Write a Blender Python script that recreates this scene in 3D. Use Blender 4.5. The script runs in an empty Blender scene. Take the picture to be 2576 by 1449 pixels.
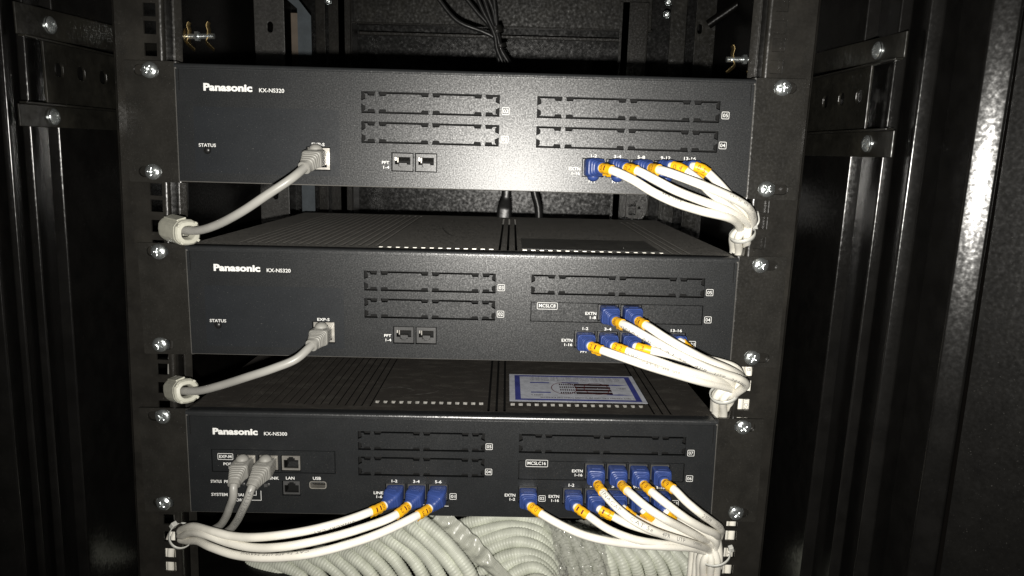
import bpy, bmesh, math, random
from mathutils import Vector, Matrix
from mathutils.geometry import tessellate_polygon
random.seed(7)
C = bpy.context.scene.collection
sc = bpy.context.scene
MM = 0.001
PI = math.pi

# ------------------------------------------------------------------ camera
CAM = Vector((40.4, -564.9, -55.8))            # millimetres; rack front plane is y = 0
PITCH, YAW, ROLL, FPX = -0.1889, -0.0013, 0.0284, 1839.7
_f = Vector((math.sin(YAW)*math.cos(PITCH), math.cos(YAW)*math.cos(PITCH), math.sin(PITCH)))
_r0 = Vector((math.cos(YAW), -math.sin(YAW), 0))
_u0 = _r0.cross(_f)
RT = _r0*math.cos(ROLL) + _u0*math.sin(ROLL)
UP = -_r0*math.sin(ROLL) + _u0*math.cos(ROLL)
cd = bpy.data.cameras.new("camera")
cd.sensor_width = 36.0
cd.lens = 36.0*FPX/2576.0
cd.clip_start = 0.01; cd.clip_end = 20
cam = bpy.data.objects.new("camera", cd); C.objects.link(cam)
M = Matrix((RT, UP, -_f)).transposed().to_4x4(); M.translation = CAM*MM
cam.matrix_world = M
sc.camera = cam

# ------------------------------------------------------------------ world and the phone's flash lamp
w = bpy.data.worlds.new("World"); sc.world = w; w.use_nodes = True
bg = w.node_tree.nodes["Background"]
bg.inputs[0].default_value = (1.0, 0.86, 0.72, 1); bg.inputs[1].default_value = 0.0035
ld = bpy.data.lights.new("flash_lamp", 'SPOT'); ld.spot_size = math.radians(114); ld.spot_blend = 1.0
ld.energy = 30.0; ld.color = (1.0, 0.965, 0.90); ld.shadow_soft_size = 0.0045
lo = bpy.data.objects.new("flash_lamp", ld); C.objects.link(lo)
lo.rotation_euler = (_f*math.cos(math.radians(7)) + _u0*math.sin(math.radians(7)) + _r0*.05).to_track_quat('-Z', 'Y').to_euler()
lo.location = (CAM - UP*24 - RT*3)*MM
sc.view_settings.view_transform = 'Standard'
sc.view_settings.look = 'None'
sc.view_settings.exposure = 0.0
sc.view_settings.gamma = 1.0

def at(u, v, Y):
    d = _f + RT*((u-1288)/FPX) - UP*((v-724.5)/FPX)
    return CAM + d*((Y-CAM.y)/d.y)

# ------------------------------------------------------------------ materials
def new_mat(name):
    m = bpy.data.materials.new(name); m.use_nodes = True
    nt = m.node_tree; b = nt.nodes["Principled BSDF"]
    return m, nt, b
def tex_noise(nt, scale, detail=2, rough=.5, coords='Object', sc3=None):
    tc = nt.nodes.new("ShaderNodeTexCoord"); n = nt.nodes.new("ShaderNodeTexNoise")
    n.inputs['Scale'].default_value = scale; n.inputs['Detail'].default_value = detail; n.inputs['Roughness'].default_value = rough
    if sc3:
        mp = nt.nodes.new("ShaderNodeMapping"); mp.inputs['Scale'].default_value = sc3
        nt.links.new(tc.outputs[coords], mp.inputs[0]); nt.links.new(mp.outputs[0], n.inputs[0])
    else:
        nt.links.new(tc.outputs[coords], n.inputs[0])
    return n
def bump(nt, b, src, strength, dist, prev=None):
    bp = nt.nodes.new("ShaderNodeBump"); bp.inputs['Strength'].default_value = strength; bp.inputs['Distance'].default_value = dist
    nt.links.new(src, bp.inputs['Height'])
    if prev: nt.links.new(prev.outputs[0], bp.inputs['Normal'])
    nt.links.new(bp.outputs[0], b.inputs['Normal'])
    return bp
def ramp(nt, src, p0, c0, p1, c1):
    r = nt.nodes.new("ShaderNodeValToRGB")
    r.color_ramp.elements[0].position = p0; r.color_ramp.elements[0].color = (*c0, 1)
    r.color_ramp.elements[1].position = p1; r.color_ramp.elements[1].color = (*c1, 1)
    nt.links.new(src, r.inputs[0]); return r
def paint(name, col, rough, spec=.5, grain=900, gs=.4, gd=.0004, dust=0, dustcol=(.2,.19,.17), dscale=30, metal=0, streak=None, var=.15, fleck=0, fscale=1500):
    m, nt, b = new_mat(name)
    b.inputs['Roughness'].default_value = rough; b.inputs['Metallic'].default_value = metal
    b.inputs['Specular IOR Level'].default_value = spec
    base = tex_noise(nt, 60, 4)
    lo_ = tuple(c*(1-var) for c in col); hi = tuple(min(1, c*(1+var)) for c in col)
    r = ramp(nt, base.outputs[0], .35, lo_, .65, hi)
    last = r.outputs[0]
    if dust:
        dn = tex_noise(nt, dscale, 8, .7, sc3=streak)
        rr = ramp(nt, dn.outputs[0], .5, (0,0,0), .75, (dust,)*3)
        mx = nt.nodes.new("ShaderNodeMix"); mx.data_type = 'RGBA'
        nt.links.new(rr.outputs[0], mx.inputs[0]); nt.links.new(last, mx.inputs[6]); mx.inputs[7].default_value = (*dustcol, 1)
        last = mx.outputs[2]
    if fleck:                                      # tiny pale specks of dust lying on the surface
        fn = tex_noise(nt, fscale, 1, .4)
        fr = ramp(nt, fn.outputs[0], .74, (0,0,0), .80, (fleck,)*3)
        mx = nt.nodes.new("ShaderNodeMix"); mx.data_type = 'RGBA'
        nt.links.new(fr.outputs[0], mx.inputs[0]); nt.links.new(last, mx.inputs[6]); mx.inputs[7].default_value = (.45,.43,.4, 1)
        last = mx.outputs[2]
    nt.links.new(last, b.inputs['Base Color'])
    if gs:
        g = tex_noise(nt, grain, 1.5, .5)                # every grain of the texture tips the surface a little
        sub = nt.nodes.new("ShaderNodeVectorMath"); sub.operation = 'SUBTRACT'; sub.inputs[1].default_value = (.5, .5, .5)
        mul = nt.nodes.new("ShaderNodeVectorMath"); mul.operation = 'SCALE'; mul.inputs['Scale'].default_value = gs
        geo = nt.nodes.new("ShaderNodeNewGeometry")
        ad = nt.nodes.new("ShaderNodeVectorMath"); ad.operation = 'ADD'
        nm_ = nt.nodes.new("ShaderNodeVectorMath"); nm_.operation = 'NORMALIZE'
        nt.links.new(g.outputs[1], sub.inputs[0]); nt.links.new(sub.outputs[0], mul.inputs[0])
        nt.links.new(geo.outputs['Normal'], ad.inputs[0]); nt.links.new(mul.outputs[0], ad.inputs[1])
        nt.links.new(ad.outputs[0], nm_.inputs[0]); nt.links.new(nm_.outputs[0], b.inputs['Normal'])
    return m
M_ = {}
M_['panel']  = paint('textured_black_plastic', (.0105,.0114,.0123), .375, .47, 1000, .24, var=.08, fleck=.22, dust=.10, dustcol=(.05,.05,.048), dscale=22)
M_['inset']  = paint('smooth_black_plastic', (.0115,.0130,.0150), .37, .4, 1000, .12, var=.06, fleck=.15, dust=.08, dustcol=(.05,.05,.05), dscale=16)
M_['bezel']  = paint('black_bezel_plastic', (.016,.017,.018), .33, .6, 1000, .3, var=.1)
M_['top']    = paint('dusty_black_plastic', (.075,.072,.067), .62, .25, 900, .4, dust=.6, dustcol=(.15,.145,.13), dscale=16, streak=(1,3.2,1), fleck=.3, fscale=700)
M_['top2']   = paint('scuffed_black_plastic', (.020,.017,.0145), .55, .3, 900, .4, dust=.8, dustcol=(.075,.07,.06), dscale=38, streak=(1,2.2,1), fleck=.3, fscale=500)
for k_, s_ in (('top', .13), ('top2', .03)):
    b_ = M_[k_].node_tree.nodes['Principled BSDF']; b_.inputs['Sheen Weight'].default_value = s_; b_.inputs['Sheen Roughness'].default_value = .6; b_.inputs['Sheen Tint'].default_value = (.5,.48,.44,1)
M_['hole']   = paint('recess_shade', (.003,.003,.003), .7, .2, gs=0)  # near-black: shade of gaps, grooves and cavities put into the colour
M_['steel_black'] = paint('black_enamel_steel', (.007,.007,.0065), .26, .5, 420, .5, var=.2, dust=.10, dustcol=(.05,.045,.04), dscale=18)
M_['ear']    = paint('black_ear_steel', (.0150,.0142,.0124), .31, .5, 500, .28, var=.2, fleck=.12)
M_['post']   = paint('hammered_black_steel', (.0050,.0048,.0045), .21, .5, 420, .13, var=.2, fleck=.05)
M_['wall']   = paint('black_sheet_steel', (.0038,.0035,.0031), .34, .15, 420, .25, var=.2, fleck=.04)
M_['brace']  = paint('satin_black_steel', (.0100,.0095,.0078), .30, .5, 240, .25, var=.25, dust=.3, dustcol=(.04,.037,.028), dscale=25)
M_['print']  = paint('white_print', (.70,.70,.68), .5, .3, gs=0, var=.03)
M_['ink']    = paint('black_ink', (.02,.02,.025), .5, .3, gs=0)
M_['brownink'] = paint('brown_ink', (.035,.014,.014), .5, .3, gs=0)
M_['redink'] = paint('dark_red_ink', (.10,.012,.015), .5, .3, gs=0)
M_['zinc']   = paint('zinc_plate', (.66,.70,.70), .27, .5, 500, .5, metal=.93)
M_['brass']  = paint('yellow_passivated_steel', (.24,.18,.085), .42, .5, 500, .2, .0003, metal=1)
M_['shield'] = paint('tinned_shield', (.75,.72,.66), .30, .5, 500, .1, .0002, metal=.85)
M_['jack']   = paint('charcoal_jack_plastic', (.050,.050,.050), .36, .5, 1200, .15, .0003)
M_['contact']= paint('contact_metal', (.75,.68,.5), .25, .5, gs=0, metal=1)
M_['white']  = paint('white_cable_pvc', (.76,.735,.66), .42, .4, 300, .08, .0003, var=.05, dust=.25, dustcol=(.5,.47,.38), dscale=25)
M_['grey']   = paint('grey_cable_pvc', (.28,.275,.255), .38, .45, 300, .08, .0003, var=.06)
M_['greyboot'] = paint('grey_boot_rubber', (.25,.245,.225), .5, .4, 600, .15, .0003, var=.06)
M_['core']   = paint('ivory_plastic', (.43,.425,.36), .42, .45, 300, .15, .0004, var=.08, dust=.3, dustcol=(.3,.29,.23), dscale=60)
M_['blue']   = paint('blue_boot_rubber', (.028,.055,.20), .42, .45, 700, .15, .0003, var=.1)
M_['yellow'] = paint('yellow_marker_vinyl', (.80,.42,.012), .38, .5, 500, .2, .0004, var=.05)
M_['blackcable'] = paint('black_cable_pvc', (.012,.012,.012), .34, .5, 300, .15, .0004)
M_['tie']    = None
M_['conduit']= paint('pale_green_conduit', (.62,.64,.55), .42, .4, 200, .12, .0005, var=.12, dust=.35, dustcol=(.34,.35,.28), dscale=35)
M_['bluegrey'] = paint('blue_grey_sheet', (.048,.058,.066), .6, .3, 300, .1, .0004)
M_['tan']    = paint('tan_sheet', (.10,.08,.062), .6, .3, 300, .1, .0004)
M_['sticker']= paint('sticker_paper', (.52,.54,.60), .4, .5, 200, .15, .0005, var=.05)
M_['stickblue']= paint('sticker_blue_ink', (.05,.06,.26), .4, .5, gs=0)
M_['door']   = paint('textured_door_enamel', (.0050,.0048,.0044), .33, .35, 420, .22, var=.2, fleck=.10, fscale=900)
M_['film']   = paint('clear_grey_label', (.12,.118,.11), .40, .5, 100, .1, .0005, var=.1)
def clear(name, col, alpha, rough, bscale=None, bstr=1.0):
    m, nt, b = new_mat(name)
    b.inputs['Base Color'].default_value = (*col, 1); b.inputs['Roughness'].default_value = rough
    b.inputs['Alpha'].default_value = alpha; b.inputs['Specular IOR Level'].default_value = .9
    if bscale:
        g = tex_noise(nt, bscale, 2, .5)
        sub = nt.nodes.new("ShaderNodeVectorMath"); sub.operation = 'SUBTRACT'; sub.inputs[1].default_value = (.5, .5, .5)
        mul = nt.nodes.new("ShaderNodeVectorMath"); mul.operation = 'SCALE'; mul.inputs['Scale'].default_value = bstr
        geo = nt.nodes.new("ShaderNodeNewGeometry"); ad = nt.nodes.new("ShaderNodeVectorMath"); ad.operation = 'ADD'
        nm_ = nt.nodes.new("ShaderNodeVectorMath"); nm_.operation = 'NORMALIZE'
        nt.links.new(g.outputs[1], sub.inputs[0]); nt.links.new(sub.outputs[0], mul.inputs[0]); nt.links.new(geo.outputs['Normal'], ad.inputs[0])
        nt.links.new(mul.outputs[0], ad.inputs[1]); nt.links.new(ad.outputs[0], nm_.inputs[0]); nt.links.new(nm_.outputs[0], b.inputs['Normal'])
    return m
M_['tie'] = clear('milky_nylon', (.62,.62,.58), .80, .3)
M_['wrap'] = clear('clear_film', (.52,.52,.47), .42, .11, 200, 2.4)
M_['strap'] = clear('milky_bag_plastic', (.60,.61,.53), .72, .28, 60, .4)

# ------------------------------------------------------------------ mesh builder (millimetres in, metres out)
class MB:
    def __init__(s): s.v = []; s.f = []; s.sm = []
    def add(s, vs, fs, smooth=False):
        o = len(s.v); s.v += [tuple(p) for p in vs]; s.f += [tuple(i+o for i in f) for f in fs]; s.sm += [smooth]*len(fs)
        return s
    def box(s, x0, x1, y0, y1, z0, z1):
        vs = [(x0,y0,z0),(x1,y0,z0),(x1,y1,z0),(x0,y1,z0),(x0,y0,z1),(x1,y0,z1),(x1,y1,z1),(x0,y1,z1)]
        return s.add(vs, [(0,3,2,1),(4,5,6,7),(0,1,5,4),(1,2,6,5),(2,3,7,6),(3,0,4,7)])
    def plate(s, outer, holes, d0, d1, plane='xz'):
        """flat plate with holes: front face at depth d0, back face at d1"""
        def P(p, d):
            return (p[0], d, p[1]) if plane == 'xz' else ((p[0], p[1], d) if plane == 'xy' else (d, p[0], p[1]))
        loops = [outer] + list(holes)
        flat = [p for l in loops for p in l]; n = len(flat)
        tris = tessellate_polygon([[Vector((p[0], p[1], 0)) for p in l] for l in loops])
        vs = [P(p, d0) for p in flat] + [P(p, d1) for p in flat]
        fs = []
        sgn = 1 if (d1 > d0) else -1
        if plane == 'xy': sgn = -sgn
        if plane == 'yz': sgn = -sgn
        for t in tris:
            a, b, c = [Vector((flat[i][0], flat[i][1], 0)) for i in t]
            ccw = (b-a).cross(c-a).z*sgn > 0
            t = tuple(t) if ccw else tuple(reversed(t))
            fs.append(t); fs.append(tuple(i+n for i in reversed(t)))
        o = 0
        for k, l in enumerate(loops):
            m = len(l); area = sum(l[i][0]*l[(i+1) % m][1]-l[(i+1) % m][0]*l[i][1] for i in range(m))
            fl = (area > 0) ^ (k > 0) ^ (sgn < 0)
            for i in range(m):
                j = (i+1) % m
                q = (o+i, o+i+n, o+j+n, o+j)
                fs.append(q if fl else tuple(reversed(q)))
            o += m
        return s.add(vs, fs)
    def sweep(s, pts, secfn, up=Vector((0,0,1)), cap=True, smooth=True, n=16):
        """pts: list of Vector; secfn(i, arclen) -> list of n (a,b) offsets along side, up"""
        N = len(pts); fr = frames(pts, up); L = 0; vs = []
        for i in range(N):
            if i: L += (pts[i]-pts[i-1]).length
            t, sd, u = fr[i]
            for a, b in secfn(i, L): vs.append(pts[i]+sd*a+u*b)
        m = len(vs)//N; fs = []
        for i in range(N-1):
            for k in range(m):
                k2 = (k+1) % m
                fs.append((i*m+k, i*m+k2, (i+1)*m+k2, (i+1)*m+k))
        s.add(vs, fs, smooth)
        if cap:
            s.add(vs[:m], [tuple(reversed(range(m)))]); s.add(vs[-m:], [tuple(range(m))])
        return s
    def tube(s, pts, r, n=16, **k):
        cs = [(math.cos(2*PI*i/n), math.sin(2*PI*i/n)) for i in range(n)]
        rf = r if callable(r) else (lambda L: r)
        return s.sweep(pts, lambda i, L: [(c*rf(L), q*rf(L)) for c, q in cs], **k)
    def lathe(s, prof, n=32, mat=None, smooth=True):
        """prof: (r, h) list, axis = -y"""
        vs = []; fs = []
        for r, h in prof:
            for k in range(n): vs.append(Vector((r*math.cos(2*PI*k/n), -h, r*math.sin(2*PI*k/n))))
        for i in range(len(prof)-1):
            for k in range(n):
                k2 = (k+1) % n; fs.append((i*n+k, (i+1)*n+k, (i+1)*n+k2, i*n+k2))
        if mat: vs = [mat @ v for v in vs]
        return s.add(vs, fs, smooth)
    def build(s, name, mat, parent=None, org=None, bevel=0, kind=None):
        o0 = org or Vector((0,0,0))
        me = bpy.data.meshes.new(name)
        me.from_pydata([((p[0]-o0[0])*MM, (p[1]-o0[1])*MM, (p[2]-o0[2])*MM) for p in s.v], [], s.f)
        me.polygons.foreach_set('use_smooth', s.sm); me.update()
        bm = bmesh.new(); bm.from_mesh(me); bmesh.ops.recalc_face_normals(bm, faces=bm.faces); bm.to_mesh(me); bm.free()
        me.materials.append(mat)
        o = bpy.data.objects.new(name, me); C.objects.link(o)
        if parent: o.parent = parent
        elif org: o.location = Vector(org)*MM
        if bevel:
            b = o.modifiers.new('bevel', 'BEVEL'); b.width = bevel*MM; b.segments = 2; b.limit_method = 'ANGLE'; b.angle_limit = math.radians(40)
        if kind: o['kind'] = kind
        return o
def frames(pts, up):
    N = len(pts); out = []
    for i in range(N):
        t = (pts[min(i+1, N-1)]-pts[max(i-1, 0)]).normalized()
        if i == 0: u = (up - t*up.dot(t)).normalized()
        else: u = (out[-1][2] - t*out[-1][2].dot(t)).normalized()
        out.append((t, t.cross(u), u))
    return out
def spline(P, step=1.6):
    """centripetal Catmull-Rom through P, resampled evenly"""
    P = [Vector(p) for p in P]
    Q = [P[0]*2-P[1]] + P + [P[-1]*2-P[-2]]
    dense = []
    for i in range(1, len(Q)-2):
        p0, p1, p2, p3 = Q[i-1:i+3]
        t0 = 0; t1 = t0+max(1e-4, (p1-p0).length**.5); t2 = t1+max(1e-4, (p2-p1).length**.5); t3 = t2+max(1e-4, (p3-p2).length**.5)
        for k in range(24):
            t = t1+(t2-t1)*k/24
            A1 = p0*((t1-t)/(t1-t0))+p1*((t-t0)/(t1-t0)); A2 = p1*((t2-t)/(t2-t1))+p2*((t-t1)/(t2-t1)); A3 = p2*((t3-t)/(t3-t2))+p3*((t-t2)/(t3-t2))
            B1 = A1*((t2-t)/(t2-t0))+A2*((t-t0)/(t2-t0)); B2 = A2*((t3-t)/(t3-t1))+A3*((t-t1)/(t3-t1))
            dense.append(B1*((t2-t)/(t2-t1))+B2*((t-t1)/(t2-t1)))
    dense.append(P[-1])
    cum = [0]
    for a, b in zip(dense, dense[1:]): cum.append(cum[-1]+(b-a).length)
    n = max(2, int(cum[-1]/step)); out = []; j = 0
    for i in range(n+1):
        s = cum[-1]*i/n
        while j < len(cum)-2 and cum[j+1] < s: j += 1
        f = (s-cum[j])/max(1e-9, cum[j+1]-cum[j]); out.append(dense[j].lerp(dense[j+1], f))
    return out
def cut(path, a, b):
    """piece of a path between two arc lengths"""
    out = []; L = 0
    for i, p in enumerate(path):
        if i:
            q = path[i-1]; l = (p-q).length
            for s in (a, b):
                if L < s <= L+l and not (abs(s-L-l) < 1e-6): out.append(q.lerp(p, (s-L)/l))
            L += l
        if a-1e-6 <= L <= b+1e-6: out.append(p)
    return out
def plen(path): return sum((b-a).length for a, b in zip(path, path[1:]))
def empty(name, loc=(0,0,0), label=None, cat=None, group=None, rot=(0,0,0)):
    o = bpy.data.objects.new(name, None); C.objects.link(o); o.empty_display_size = .02
    o.location = Vector(loc)*MM; o.rotation_euler = rot
    tag(o, label, cat, group); return o
def tag(o, label=None, cat=None, group=None, kind=None):
    if label: o['label'] = label
    if cat: o['category'] = cat
    if group: o['group'] = group
    if kind: o['kind'] = kind
    return o
def rect(x0, z0, x1, z1): return [(x0,z0),(x1,z0),(x1,z1),(x0,z1)]
def rrect(x0, z0, x1, z1, r, n=4):
    out = []
    for cx, cz, a0 in ((x1-r,z1-r,0),(x0+r,z1-r,90),(x0+r,z0+r,180),(x1-r,z0+r,270)):
        for k in range(n+1):
            a = math.radians(a0+90*k/n); out.append((cx+r*math.cos(a), cz+r*math.sin(a)))
    return out
def disc(cx, cz, r, n=20): return [(cx+r*math.cos(2*PI*k/n), cz+r*math.sin(2*PI*k/n)) for k in range(n)]

# ------------------------------------------------------------------ text
_tc = {}
def text_mesh(s, bold=0, mono=False):
    k = (s, bold, mono)
    if k not in _tc:
        cu = bpy.data.curves.new('t', 'FONT'); cu.body = s; cu.size = 1; cu.offset = bold; cu.resolution_u = 3
        if mono: cu.space_character = 1.15
        o = bpy.data.objects.new('t', cu); C.objects.link(o)
        bpy.context.view_layer.update()
        me = bpy.data.meshes.new_from_object(o.evaluated_get(bpy.context.evaluated_depsgraph_get()))
        vs = [v.co.copy() for v in me.vertices]; fs = [tuple(p.vertices) for p in me.polygons]
        bpy.data.objects.remove(o); bpy.data.curves.remove(cu); bpy.data.meshes.remove(me)
        x0 = min(v.x for v in vs); x1 = max(v.x for v in vs); z0 = min(v.y for v in vs); z1 = max(v.y for v in vs)
        _tc[k] = ([((v.x-x0)/(x1-x0), (v.y-z0)/(z1-z0)) for v in vs], fs)
    return _tc[k]
def put_text(mb, s, x0, z0, x1, z1, y=-.08, bold=.012, flip=False):
    vs, fs = text_mesh(s, bold)
    mb.add([(x0+(x1-x0)*a, y, z0+(z1-z0)*b) for a, b in vs], fs)
def lettering(parent, s, x0, z0, x1, z1, y=-.08, bold=.012, box=None, name='lettering'):
    mb = MB(); put_text(mb, s, x0, z0, x1, z1, y, bold)
    if box: ring(mb, *box, y)
    return mb.build(name, M_['print'], parent)
def ring(mb, x0, z0, x1, z1, y=-.08, t=.36, r=.8):
    mb.plate(rrect(x0, z0, x1, z1, r), [rrect(x0+t, z0+t, x1-t, z1-t, r*.5)], y, y+.06)
def wrap_text(path, r, s, s0, length, height, ang=0, rev=False, bold=.01, mb=None):
    """print a word on a round cable: along the path, curved round its surface"""
    mb = mb or MB()
    vs, fs = text_mesh(s, bold, True)
    bm = bmesh.new(); bv = [bm.verts.new((a, b, 0)) for a, b in vs]
    for f in fs:
        try: bm.faces.new([bv[i] for i in f])
        except ValueError: pass
    for k in range(1, 6):
        bmesh.ops.bisect_plane(bm, geom=bm.verts[:]+bm.edges[:]+bm.faces[:], plane_co=(0, k/6, 0), plane_no=(0, 1, 0))
    cum = [0]
    for a, b in zip(path, path[1:]): cum.append(cum[-1]+(b-a).length)
    def P(a, b):
        q = s0+length*(1-a if rev else a); q = min(max(q, 0), cum[-1]-1e-3)
        i = 0
        while cum[i+1] < q: i += 1
        f = (q-cum[i])/(cum[i+1]-cum[i]); p = path[i].lerp(path[i+1], f)
        t0 = (path[min(i+1, len(path)-1)]-path[max(i-1, 0)]).normalized(); t1 = (path[min(i+2, len(path)-1)]-path[i]).normalized()
        t = t0.lerp(t1, f).normalized()
        n0 = (Vector((40, -565, -80))-p); n0 = (n0-t*n0.dot(t)).normalized()
        side = n0.cross(t)*(-1 if rev else 1)
        th = (b-.5)*height/r+ang
        return p+n0*math.cos(th)*(r+.04)+side*math.sin(th)*(r+.04)
    bm.verts.index_update()
    mb.add([P(v.co.x, v.co.y) for v in bm.verts], [tuple(v.index for v in f.verts) for f in bm.faces])
    bm.free(); return mb

# ------------------------------------------------------------------ shared small parts
def screw_mesh():
    mb = MB(); n = 48; R = 6.0; rings = 22; vs = []; fs = []
    for i in range(rings+1):
        r = R*i/rings
        for k in range(n):
            a = 2*PI*k/n; x, z = r*math.cos(a), r*math.sin(a)
            h = 3.0*math.sqrt(max(0, 1-(r/(R*1.03))**2))
            ax, az = abs(x), abs(z)
            w_ = .75*(1-.12*max(ax, az)); inside = (ax < w_ and az < 3.2) or (az < w_ and ax < 3.2) or (ax+az < 1.7)
            if inside: h -= 1.7*(1-max(ax, az)/3.9)
            vs.append((x, -h, z))
    for i in range(rings):
        for k in range(n):
            k2 = (k+1) % n; fs.append((i*n+k, (i+1)*n+k, (i+1)*n+k2, i*n+k2))
    mb.add(vs, fs, True); mb.lathe([(R, 0), (R, -1.0), (R*1.0, -1.2)], n)
    mb.lathe([(7.0, -1.2), (7.0, -2.2), (2, -2.2)], n)
    return mb
_scr = None
def screw(parent, x, y, z, rot, name='screw', tilt=(0,0)):
    global _scr
    if _scr is None:
        o = screw_mesh().build('screw', M_['zinc'], parent); _scr = o
    else:
        o = _scr.copy(); o.name = name; C.objects.link(o); o.parent = parent
    o.location = Vector((x, y, z))*MM; o.rotation_euler = (tilt[0], rot, tilt[1])
    return o

def cover_outline(x0, z0, x1, z1, tabs, g=1.55, notch=1.55, side=True):
    """breakaway cover: narrow gap all round, wide dark notches either side of each tab"""
    e = .12; zt = z1-g; zb = z0+g; xl = x0+g*1.4; xr = x1-g*1.4; zm = (z0+z1)/2
    out = []
    for c in sorted(tabs):            # bottom edge left to right
        out += [(c-7.2,zb),(c-6.5,zb+notch),(c-1.9,zb+notch),(c-1.2,z0+e),(c+1.2,z0+e),(c+1.9,zb+notch),(c+6.5,zb+notch),(c+7.2,zb)]
    out = [(xl, zb)] + out + [(xr, zb)]
    if side: out += [(xr,zm-6.2),(xr-.9,zm-5.4),(xr-.9,zm-2.6),(x1-e,zm-1.2),(x1-e,zm+1.2),(xr-.9,zm+2.6),(xr-.9,zm+5.4),(xr,zm+6.2)]
    out += [(xr, zt)]
    for c in sorted(tabs, reverse=True):
        out += [(c+7.2,zt),(c+6.5,zt-notch),(c+1.9,zt-notch),(c+1.2,z1-e),(c-1.2,z1-e),(c-1.9,zt-notch),(c-6.5,zt-notch),(c-7.2,zt)]
    out += [(xl, zt)]
    if side: out += [(xl,zm+6.2),(xl+.9,zm+5.4),(xl+.9,zm+2.6),(x0+e,zm+1.2),(x0+e,zm-1.2),(xl+.9,zm-2.6),(xl+.9,zm-5.4),(xl,zm-6.2)]
    return out
def port(parent, x0, z0, x1, z1, latch='down', metal=False, y=.9, leds=False, plugged=False):
    """recessed socket: frame with stepped opening, cavity and contacts"""
    g = .75; x0 += g; x1 -= g; z0 += g; z1 -= g
    cx = (x0+x1)/2; w_ = 5.9; s = -1 if latch == 'down' else 1
    t = .9 if metal else 2.0
    zc0, zc1 = (z0+4.6, z1-2.6) if latch == 'down' else (z0+1.6, z1-3.4)
    if metal: w_ = 6.1
    if latch == 'down':
        hole = [(cx-w_,zc1),(cx-w_,zc0),(cx-3.2,zc0),(cx-3.2,zc0-1.5),(cx-1.9,zc0-1.5),(cx-1.9,zc0-2.6),(cx+1.9,zc0-2.6),(cx+1.9,zc0-1.5),(cx+3.2,zc0-1.5),(cx+3.2,zc0),(cx+w_,zc0),(cx+w_,zc1)]
    else:
        hole = [(cx-w_,zc0),(cx+w_,zc0),(cx+w_,zc1),(cx+3.2,zc1),(cx+3.2,zc1+1.5),(cx+1.9,zc1+1.5),(cx+1.9,zc1+2.6),(cx-1.9,zc1+2.6),(cx-1.9,zc1+1.5),(cx-3.2,zc1+1.5),(cx-3.2,zc1),(cx-w_,zc1)]
    mb = MB(); mb.plate(rect(x0, z0, x1, z1), [hole], y, y+1.6)
    p = mb.build('port', M_['shield'] if metal else M_['jack'], parent)
    MB().box(x0, x1, y+11, y+11.4, z0, z1).build('back', M_['hole'], p)  # back and cavity walls near-black, the socket's shade as colour
    cv = MB(); cv.box(x0+.1, cx-w_, y+1.7, y+11, z0+.1, z1-.1); cv.box(cx+w_, x1-.1, y+1.7, y+11, z0+.1, z1-.1); cv.build('cavity_wall', M_['hole'], p)
    if not plugged:
        mb = MB()
        for k in range(8):
            xx = cx-3.6+k*1.02
            za, zb = (zc1-.4, zc1-2.9) if latch == 'down' else (zc0+.4, zc0+2.4)
            mb.add([(xx,y+2.5,za),(xx+.5,y+2.5,za),(xx+.5,y+8.5,zb),(xx,y+8.5,zb),(xx,y+2.7,za+.1),(xx+.5,y+2.7,za+.1)], [(0,1,2,3),(0,4,5,1)])
        mb.build('contacts', M_['contact'] if not metal else M_['jack'], p)
        if leds:
            l = MB(); l.box(cx-w_+.1, cx-w_+.9, y+1.8, y+3.5, zc0+2.9, zc1-.2); l.box(cx-w_+1.7, cx-w_+2.3, y+1.8, y+4, zc0+1.6, zc1-.5); l.build('side_spring', M_['shield'], p)
            l = MB(); l.box(cx-2.9, cx+2.9, y+1.6, y+6, zc0-1.3, zc0+1.1); l.box(cx-1.8, cx+1.8, y+1.4, y+3, zc0-2.5, zc0-1.3); l.build('latch_block', M_['jack'], p)
    return p

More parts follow.
